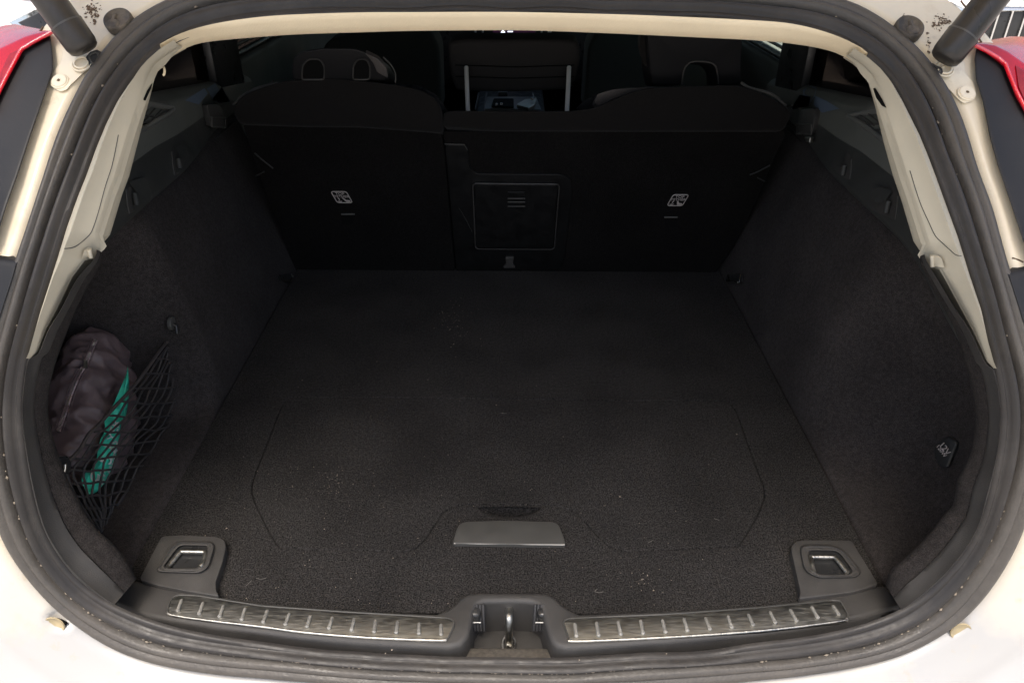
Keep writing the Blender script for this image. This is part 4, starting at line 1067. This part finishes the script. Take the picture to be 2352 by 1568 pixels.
for o_, r_ in ((-3, .0018), (3, .0018), (-10, .0009), (10, .0009)):
    tube("zip_seam" if abs(o_) > 5 else "zip_tape", [onto(bb, q.x + o_ * .8, q.y + o_ * .35, .0016, FBG) for q in zl], r_, ZIP if abs(o_) < 5 else BAGM, bag, 6)
V, F = merge([tube_data([onto(bb, q.x - 2.4, q.y - 1, .0028, FBG), onto(bb, q.x + 2.4, q.y + 1, .0028, FBG)], .0007, 5) for q in smooth_path(zl, 2)])
mk("zip_teeth", V, F, STEEL, bag)
slab3("zip_puller", [onto(bb, x, y, .006, FBG) for x, y in ((192,826),(200,829),(199,845),(191,846))], (0, .002, -.001), STEEL, bag, bev=.0005)

# ---- green plastic bag between net and nylon bag ----------------------------
gx = lambda zx, zy: (94.1 + zx * .30606, 752.6 + zy * .30606)
gb = empty("plastic_bag", (-.60, .86, .72))
tag(gb, "crumpled green plastic bag with white lettering pushed behind the cargo net", "plastic bag")
Lz = [(652,284),(640,350),(622,430),(604,500),(590,545),(572,590),(556,605),(530,650),(511,690),(516,740),(510,785),(496,810),(482,830),(470,890),(460,930),(452,990),(440,1020),(412,1060),(362,1090),(340,1120),(342,1160),(360,1190),(374,1220),(384,1245)]
Rz = [(653,284),(659,350),(664,410),(663,470),(661,530),(658,580),(648,645),(632,680),(610,710),(602,760),(600,815),(584,850),(576,900),(572,960),(566,1020),(556,1060),(546,1080),(530,1105),(510,1130),(490,1165),(462,1190),(450,1210),(420,1232),(388,1247)]
T = 60; a, b = arc(Lz, T), arc(Rz, T)
rows = []
for s in [.06 + .88 * k / 16 for k in range(17)]:
    r = []
    for k in range(T):
        x, y = gx(a[k][0] + (b[k][0] - a[k][0]) * s, a[k][1] + (b[k][1] - a[k][1]) * s)
        bul = math.sin(math.pi * s) * .006 + .005 * noise.noise(Vector((x * .05, y * .035, 2))) + .003 * abs(noise.noise(Vector((x * .12, y * .09, 5))))
        r.append(hit(x, y, X(-.5805 - .012 + bul)))
    rows.append(r)
back = [[p + Vector((-.0002 - .008 * sst(0, .3, k_ / T), 0, 0)) for k_, p in enumerate(r)] for r in (rows[-1], rows[len(rows) // 2], rows[0])]
gbody = loft("bag_film", rows + back + [rows[0]], GREEN, gb, sharp=80)
gbv = bvh_of(gbody)
def gon(zx, zy, up=.0012): return onto(gbv, *gx(zx, zy), up, X(-.59))
for s_, zx, zy, size in (("YER", 550, 770, .019), ("ES", 548, 885, .022), ("S", 490, 990, .028), ("MON", 540, 1000, .016), ("ER", 462, 1110, .024), ("L", 500, 880, .02), ("C", 404, 1120, .022)):
    o_ = gon(zx, zy, .0035)
    t_ = (gon(zx - 8, zy + 60) - gon(zx + 6, zy - 40)).normalized()
    text("bag_lettering", s_, size, WHITEP, gb, o_, -t_ if False else (gon(zx + 20, zy - 60) - gon(zx - 16, zy + 60)).normalized(), (gon(zx - 30, zy - 18) - gon(zx + 20, zy + 10)).normalized(), .0006)

# ---- cargo net --------------------------------------------------------------
net = empty("cargo_net", (-.578, .9, .71))
tag(net, "black elastic cargo net stretched across the left side pocket", "cargo net")
hk = onto(bvh_of(scl), 391, 742, .004, X(-.56))
n_ = Vector((1, 0, 0))
slab3("hook_button", [hk + Vector((.006, .0115 * math.cos(q), .0115 * math.sin(q))) for q in [2 * math.pi * j / 24 for j in range(24)]], (-.006, 0, 0), PLASTIC_G, net, bev=.002)
tube("hook_stem", [hk + Vector((-.004, 0, 0)), hk + Vector((.010, -.002, -.004)), hk + Vector((.010, -.006, -.016))], .0032, PLASTIC_S, net, 8)
NX = -.5755
def nz(px, py, dx=0): return hit(px, py, X(NX + dx))
AB = [(398,752),(391,774),(363,811),(324,866),(293,903),(256,942),(229,973),(204,997),(186,1028),(171,1046),(149,1068)]
DC = [(434,900),(428,935),(421,952),(403,979),(382,1016),(348,1056),(308,1114),(278,1150),(259,1196),(226,1224)]
AD = [(398,758),(409,771),(425,814),(434,869),(434,900)]
BC = [(149,1068),(158,1105),(174,1141),(186,1160),(210,1199),(226,1224)]
gn = lambda x, y: (x * .5124, 688.7 + y * .5124)
LB = [(785,150),(770,175),(720,235),(640,340),(580,410),(540,460),(490,520),(440,575),(400,612),(360,660),(330,700),(305,740),(300,790),(320,840),(350,890),(400,950),(430,1010),(450,1044)]
RB = [(792,150),(815,200),(845,300),(855,410),(850,450),(830,500),(800,560),(745,620),(720,655),(690,700),(660,745),(630,800),(600,850),(560,900),(530,960),(500,1010),(470,1044)]
lb, rb = fx(LB), fx(RB)
rg = random.Random(5)
parts = []
def npt(u, y):
    x = lb(y) + (rb(y) - lb(y)) * u
    n1, n2 = noise.noise(Vector((u * 6, y * .012, 1))), noise.noise(Vector((u * 6, y * .012, 4)))
    q = gn(x + n1 * 9, y + n2 * 9)
    return nz(q[0], q[1], .004 * noise.noise(Vector((u * 5, y * .01, 9))))
for y in (200,258,322,388,452,516,578,638,696,752,808,864,920,972,1016):
    parts.append(tube_data([npt(k / 20, y + 10 * math.sin(math.pi * k / 20) - 26 * (k / 20 - .5) * (1 if y > 560 else .2)) for k in range(21)], .0017, 5))
for k in range(1, 9):
    u = k / 9
    parts.append(tube_data([npt(u + .018 * math.sin(t * .8 + k), 165 + (1035 - 165) * t / 40) for t in range(41)], .0017, 5))
V, F = merge(parts); tag(mk("net_mesh", V, F, NET, net), kind="stuff")
tube("net_cord", [nz(q.x, q.y, .001) for q in smooth_path(AB, 5)], .0026, mat("elastic_cord", (.065, .055, .052), .7, var=.2, vscale=300), net, 8)
tube("net_cord", [nz(q.x, q.y, .001) for q in smooth_path(AD + DC[1:], 5)], .0019, NET, net, 8)
tube("net_cord", [nz(q.x, q.y, .001) for q in smooth_path(BC, 5)], .0022, NET, net, 8)
slab3("net_anchor", [nz(x, y, .004) for x, y in rnd([(138,1050),(158,1046),(166,1062),(160,1090),(146,1092),(138,1072)], 4, 3)], (-.01, 0, 0), PLASTIC_S, net, bev=.003)
tube("anchor_pin", [nz(149, 1066, .008), nz(149, 1074, .008), nz(146, 1088, .006)], .0022, CHROME, net, 8)
tube("cord_tip", [nz(435, 900, .002), nz(436, 916, .002)], .0024, PLASTIC_G, net, 8)

# ---- crumbs and lint --------------------------------------------------------
V = []; F = []
rg = random.Random(21)
def crumb(p, r):
    o = len(V)
    base = [Vector((rg.uniform(-1, 1), rg.uniform(-1, 1), rg.uniform(-.6, .6))) * r for _ in range(4)]
    pts = [Vector((1, 0, 0)), Vector((-.4, .9, 0)), Vector((-.5, -.8, 0)), Vector((0, 0, 1))]
    for q, j in zip(pts, base): V.append(p + q * r + j * .5)
    F.extend([(o, o + 1, o + 3), (o + 1, o + 2, o + 3), (o + 2, o, o + 3), (o, o + 2, o + 1)])
for cx_, cy_, sx, sy, n_, r0 in ((1038,735,18,22,50,.0008), (1030,745,34,26,30,.0007), (765,1098,18,20,36,.0008), (720,1110,70,40,60,.0006), (1476,1335,20,18,14,.0008), (1480,1340,60,30,16,.0006),
                             (1180,1000,420,260,90,.0007), (900,1260,360,70,60,.0006), (1400,1270,300,60,45,.0006), (1000,1390,150,12,20,.0007), (620,1370,160,14,20,.0007)):
    for _ in range(n_):
        x, y = rg.gauss(cx_, sx), rg.gauss(cy_, sy)
        p = hit(x, y, Z(FL + .0006))
        if abs(p.x) > .49 or p.y < .635 or p.y > 1.57: continue
        crumb(p, r0 * rg.uniform(.45, 1.5))
for x, y, r in ((983,872,.0014),(694,873,.0013),(1155,948,.0016),(1140,930,.0012),(1692,997,.0013),(1424,1140,.0014),(1476,1330,.0022),(1502,1356,.0018),(1480,1340,.0018),(744,1215,.0014),(700,1298,.0016),(520,1213,.0015),(1042,790,.0014),(1036,797,.0013)):
    crumb(hit(x, y, Z(FL + .0006)), r)
for x, y in ((362,1194),(232,1250),(290,1280)):
    pass
for x, y in ((700,1512),(595,1490),(885,1500),(835,1510),(1530,1500),(1330,1515),(900,1492)):
    crumb(onto(bvh_of(seal), x, y, .0005, S(-.008)), .0012)
crumbs = mk("crumbs", V, F, CRUMB, None, smooth=False)
tag(crumbs, "pale crumbs and specks scattered over the black boot carpet", "crumbs", kind="stuff")
V = []; F = []; parts = []
for pts in ([(1372,1352),(1366,1357),(1376,1360),(1386,1358)],[(1150,948),(1158,949),(1164,949)],[(564,1345),(570,1340),(578,1332)],[(588,1327),(600,1329),(612,1326)],[(2042,1178),(2052,1184),(2060,1190)],[(1488,1246),(1500,1240)],[(1640,1190),(1652,1194)]):
    parts.append(tube_data(smooth_path([hit(x, y, Z(FL + .0010)) for x, y in pts], 4), .00024, 4))
V, F = merge(parts)
tag(mk("lint", V, F, LINT, None), "thin pale hairs and lint threads lying on the black boot carpet", "lint", kind="stuff")

# ================================================================== SURROUNDINGS
gm = mat("pale_paving", (.52, .49, .45), .9, var=.15, vscale=3, bump=.3, bscale=60)
V = [(-120, -120, 0), (120, -120, 0), (120, 120, 0), (-120, 120, 0)]
gr = mk("ground", V, [(0, 1, 2, 3)], gm, None, smooth=False); tag(gr, kind="structure")

def parked(name, loc, rotz, label, paint, grille_style):
    e = empty(name, loc); e.rotation_euler = (0, 0, rotz); tag(e, label, "car", "cars parked beyond the open boot")
    def pt(o):
        o.parent = e; o.location = (0, 0, 0); return o
    # local: front faces -Y
    def prof(x):
        t = abs(x) / .92
        k = 1 - .10 * t ** 3
        return [(-.02 + .16 * t ** 2.5, .22), (-.10 + .2 * t ** 2.5, .45), (-.08 + .2 * t ** 2.5, .62), (0 + .22 * t ** 2.5, .80 * k + .02), (.14 + .2 * t ** 2.5, .90 * k), (.7, .99 * k), (1.25, 1.04 * k), (1.95, 1.46 * k), (2.4, 1.53 * k), (3.6, 1.50 * k), (4.3, 1.1 * k), (4.5, .6)]
    xs = [-.92 + 1.84 * i / 24 for i in range(25)]
    pt(loft("car_body", [[Vector((x, y, z)) for y, z in smooth_path(prof(x), 4)] for x in xs], paint, None, sharp=50) if False else
       loft("car_body", [[Vector((x, q.x, q.y)) for q in smooth_path(prof(x), 4)] for x in xs], paint, None, sharp=50))
    for s in (-1, 1):
        pt(slab3("car_side", [Vector((s * .92, y, z)) for y, z in ((.22, .22), (.14, .5), (.24, .72), (.4, .84), (1.2, .93), (4.2, .95), (4.5, .6), (4.4, .25))], (-s * .05, 0, 0), paint, None, bev=.02))
        for wy in (.95, 3.6):
            k = 24
            def ring(r, x): return [Vector((s * x, wy + r * math.cos(2 * math.pi * j / k), .33 + r * math.sin(2 * math.pi * j / k))) for j in range(k)]
            pt(loft("wheel", [ring(.02, .95), ring(.21, .955), ring(.23, .94), ring(.31, .95), ring(.33, .92), ring(.33, .74)], RUBBER_D, None, closed=True))
        pt(slab3("headlight", [Vector((s * x, y, z)) for x, y, z in ((.50, -.07, .70), (.60, -.08, .62), (.80, .05, .64), (.90, .16, .74), (.86, .14, .80), (.66, -.02, .77))], (0, .08, 0), CHROME, None, bev=.01))
        pt(slab3("lamp_glass", [Vector((s * x, y, z)) for x, y, z in ((.56, -.082, .70), (.62, -.09, .65), (.78, .03, .67), (.84, .10, .74), (.68, -.03, .75))], (0, .02, 0), PLASTIC_S, None, bev=.004))
    G = [Vector((x, -.115 - .0 * abs(x), z)) for x, z in ((-.42, .74), (-.46, .56), (-.36, .42), (.36, .42), (.46, .56), (.42, .74))]
    pt(slab3("grille", G, (0, .04, 0), PLASTIC_S, None, bev=.01))
    pt(frame_ring("grille_frame", G, .018, CHROME, None, 8))
    if grille_style:
        for i in range(9): pt(tube("grille_bar", [Vector((-.36 + .09 * i, -.13, .44)), Vector((-.36 + .09 * i, -.125, .73))], .010, CHROME, None, 6))
    else:
        for i in range(5): pt(tube("grille_bar", [Vector((-.42, -.125, .47 + .055 * i)), Vector((.42, -.125, .47 + .055 * i))], .012, CHROME, None, 6))
    pt(tube("bonnet_gap", [Vector((x, .16 * (abs(x) / .92) ** 2.5 + .02, .835)) for x in (-.88, -.6, -.3, 0, .3, .6, .88)], .012, PLASTIC_S, None, 6))
    pt(bbox("lower_grille", (0, -.10, .30), 1.2, .06, .10, PLASTIC_S, None, .01))
    pt(bbox("bumper_strip", (0, -.10, .37), 1.5, .05, .03, CHROME, None, .008))
    return e
WP = mat("white_car_paint", (.82, .82, .80), .3, coat=1)
parked("parked_car", (-3.74, 5.1, 0), R(8), "white car parked behind at far left, showing a headlight and chrome strips", WP, False)
parked("parked_car", (3.80, 5.75, 0), R(-6), "pale car with chrome-framed grille parked at far right beyond the tail lamp", mat("silver_car_paint", (.62, .60, .57), .3, coat=1, metal=.2), True)
bw = slab3("garage_wall", [Vector(v) for v in ((2.9, 9, 0), (12, 9, 0), (12, 9, 3.2), (2.9, 9, 3.2))], (0, .25, 0), mat("brown_render", (.34, .26, .20), .9, var=.12, vscale=6, bump=.3, bscale=80), None, bev=.02)
tag(bw, "brown rendered wall far behind the car at right", "wall", kind="thing")
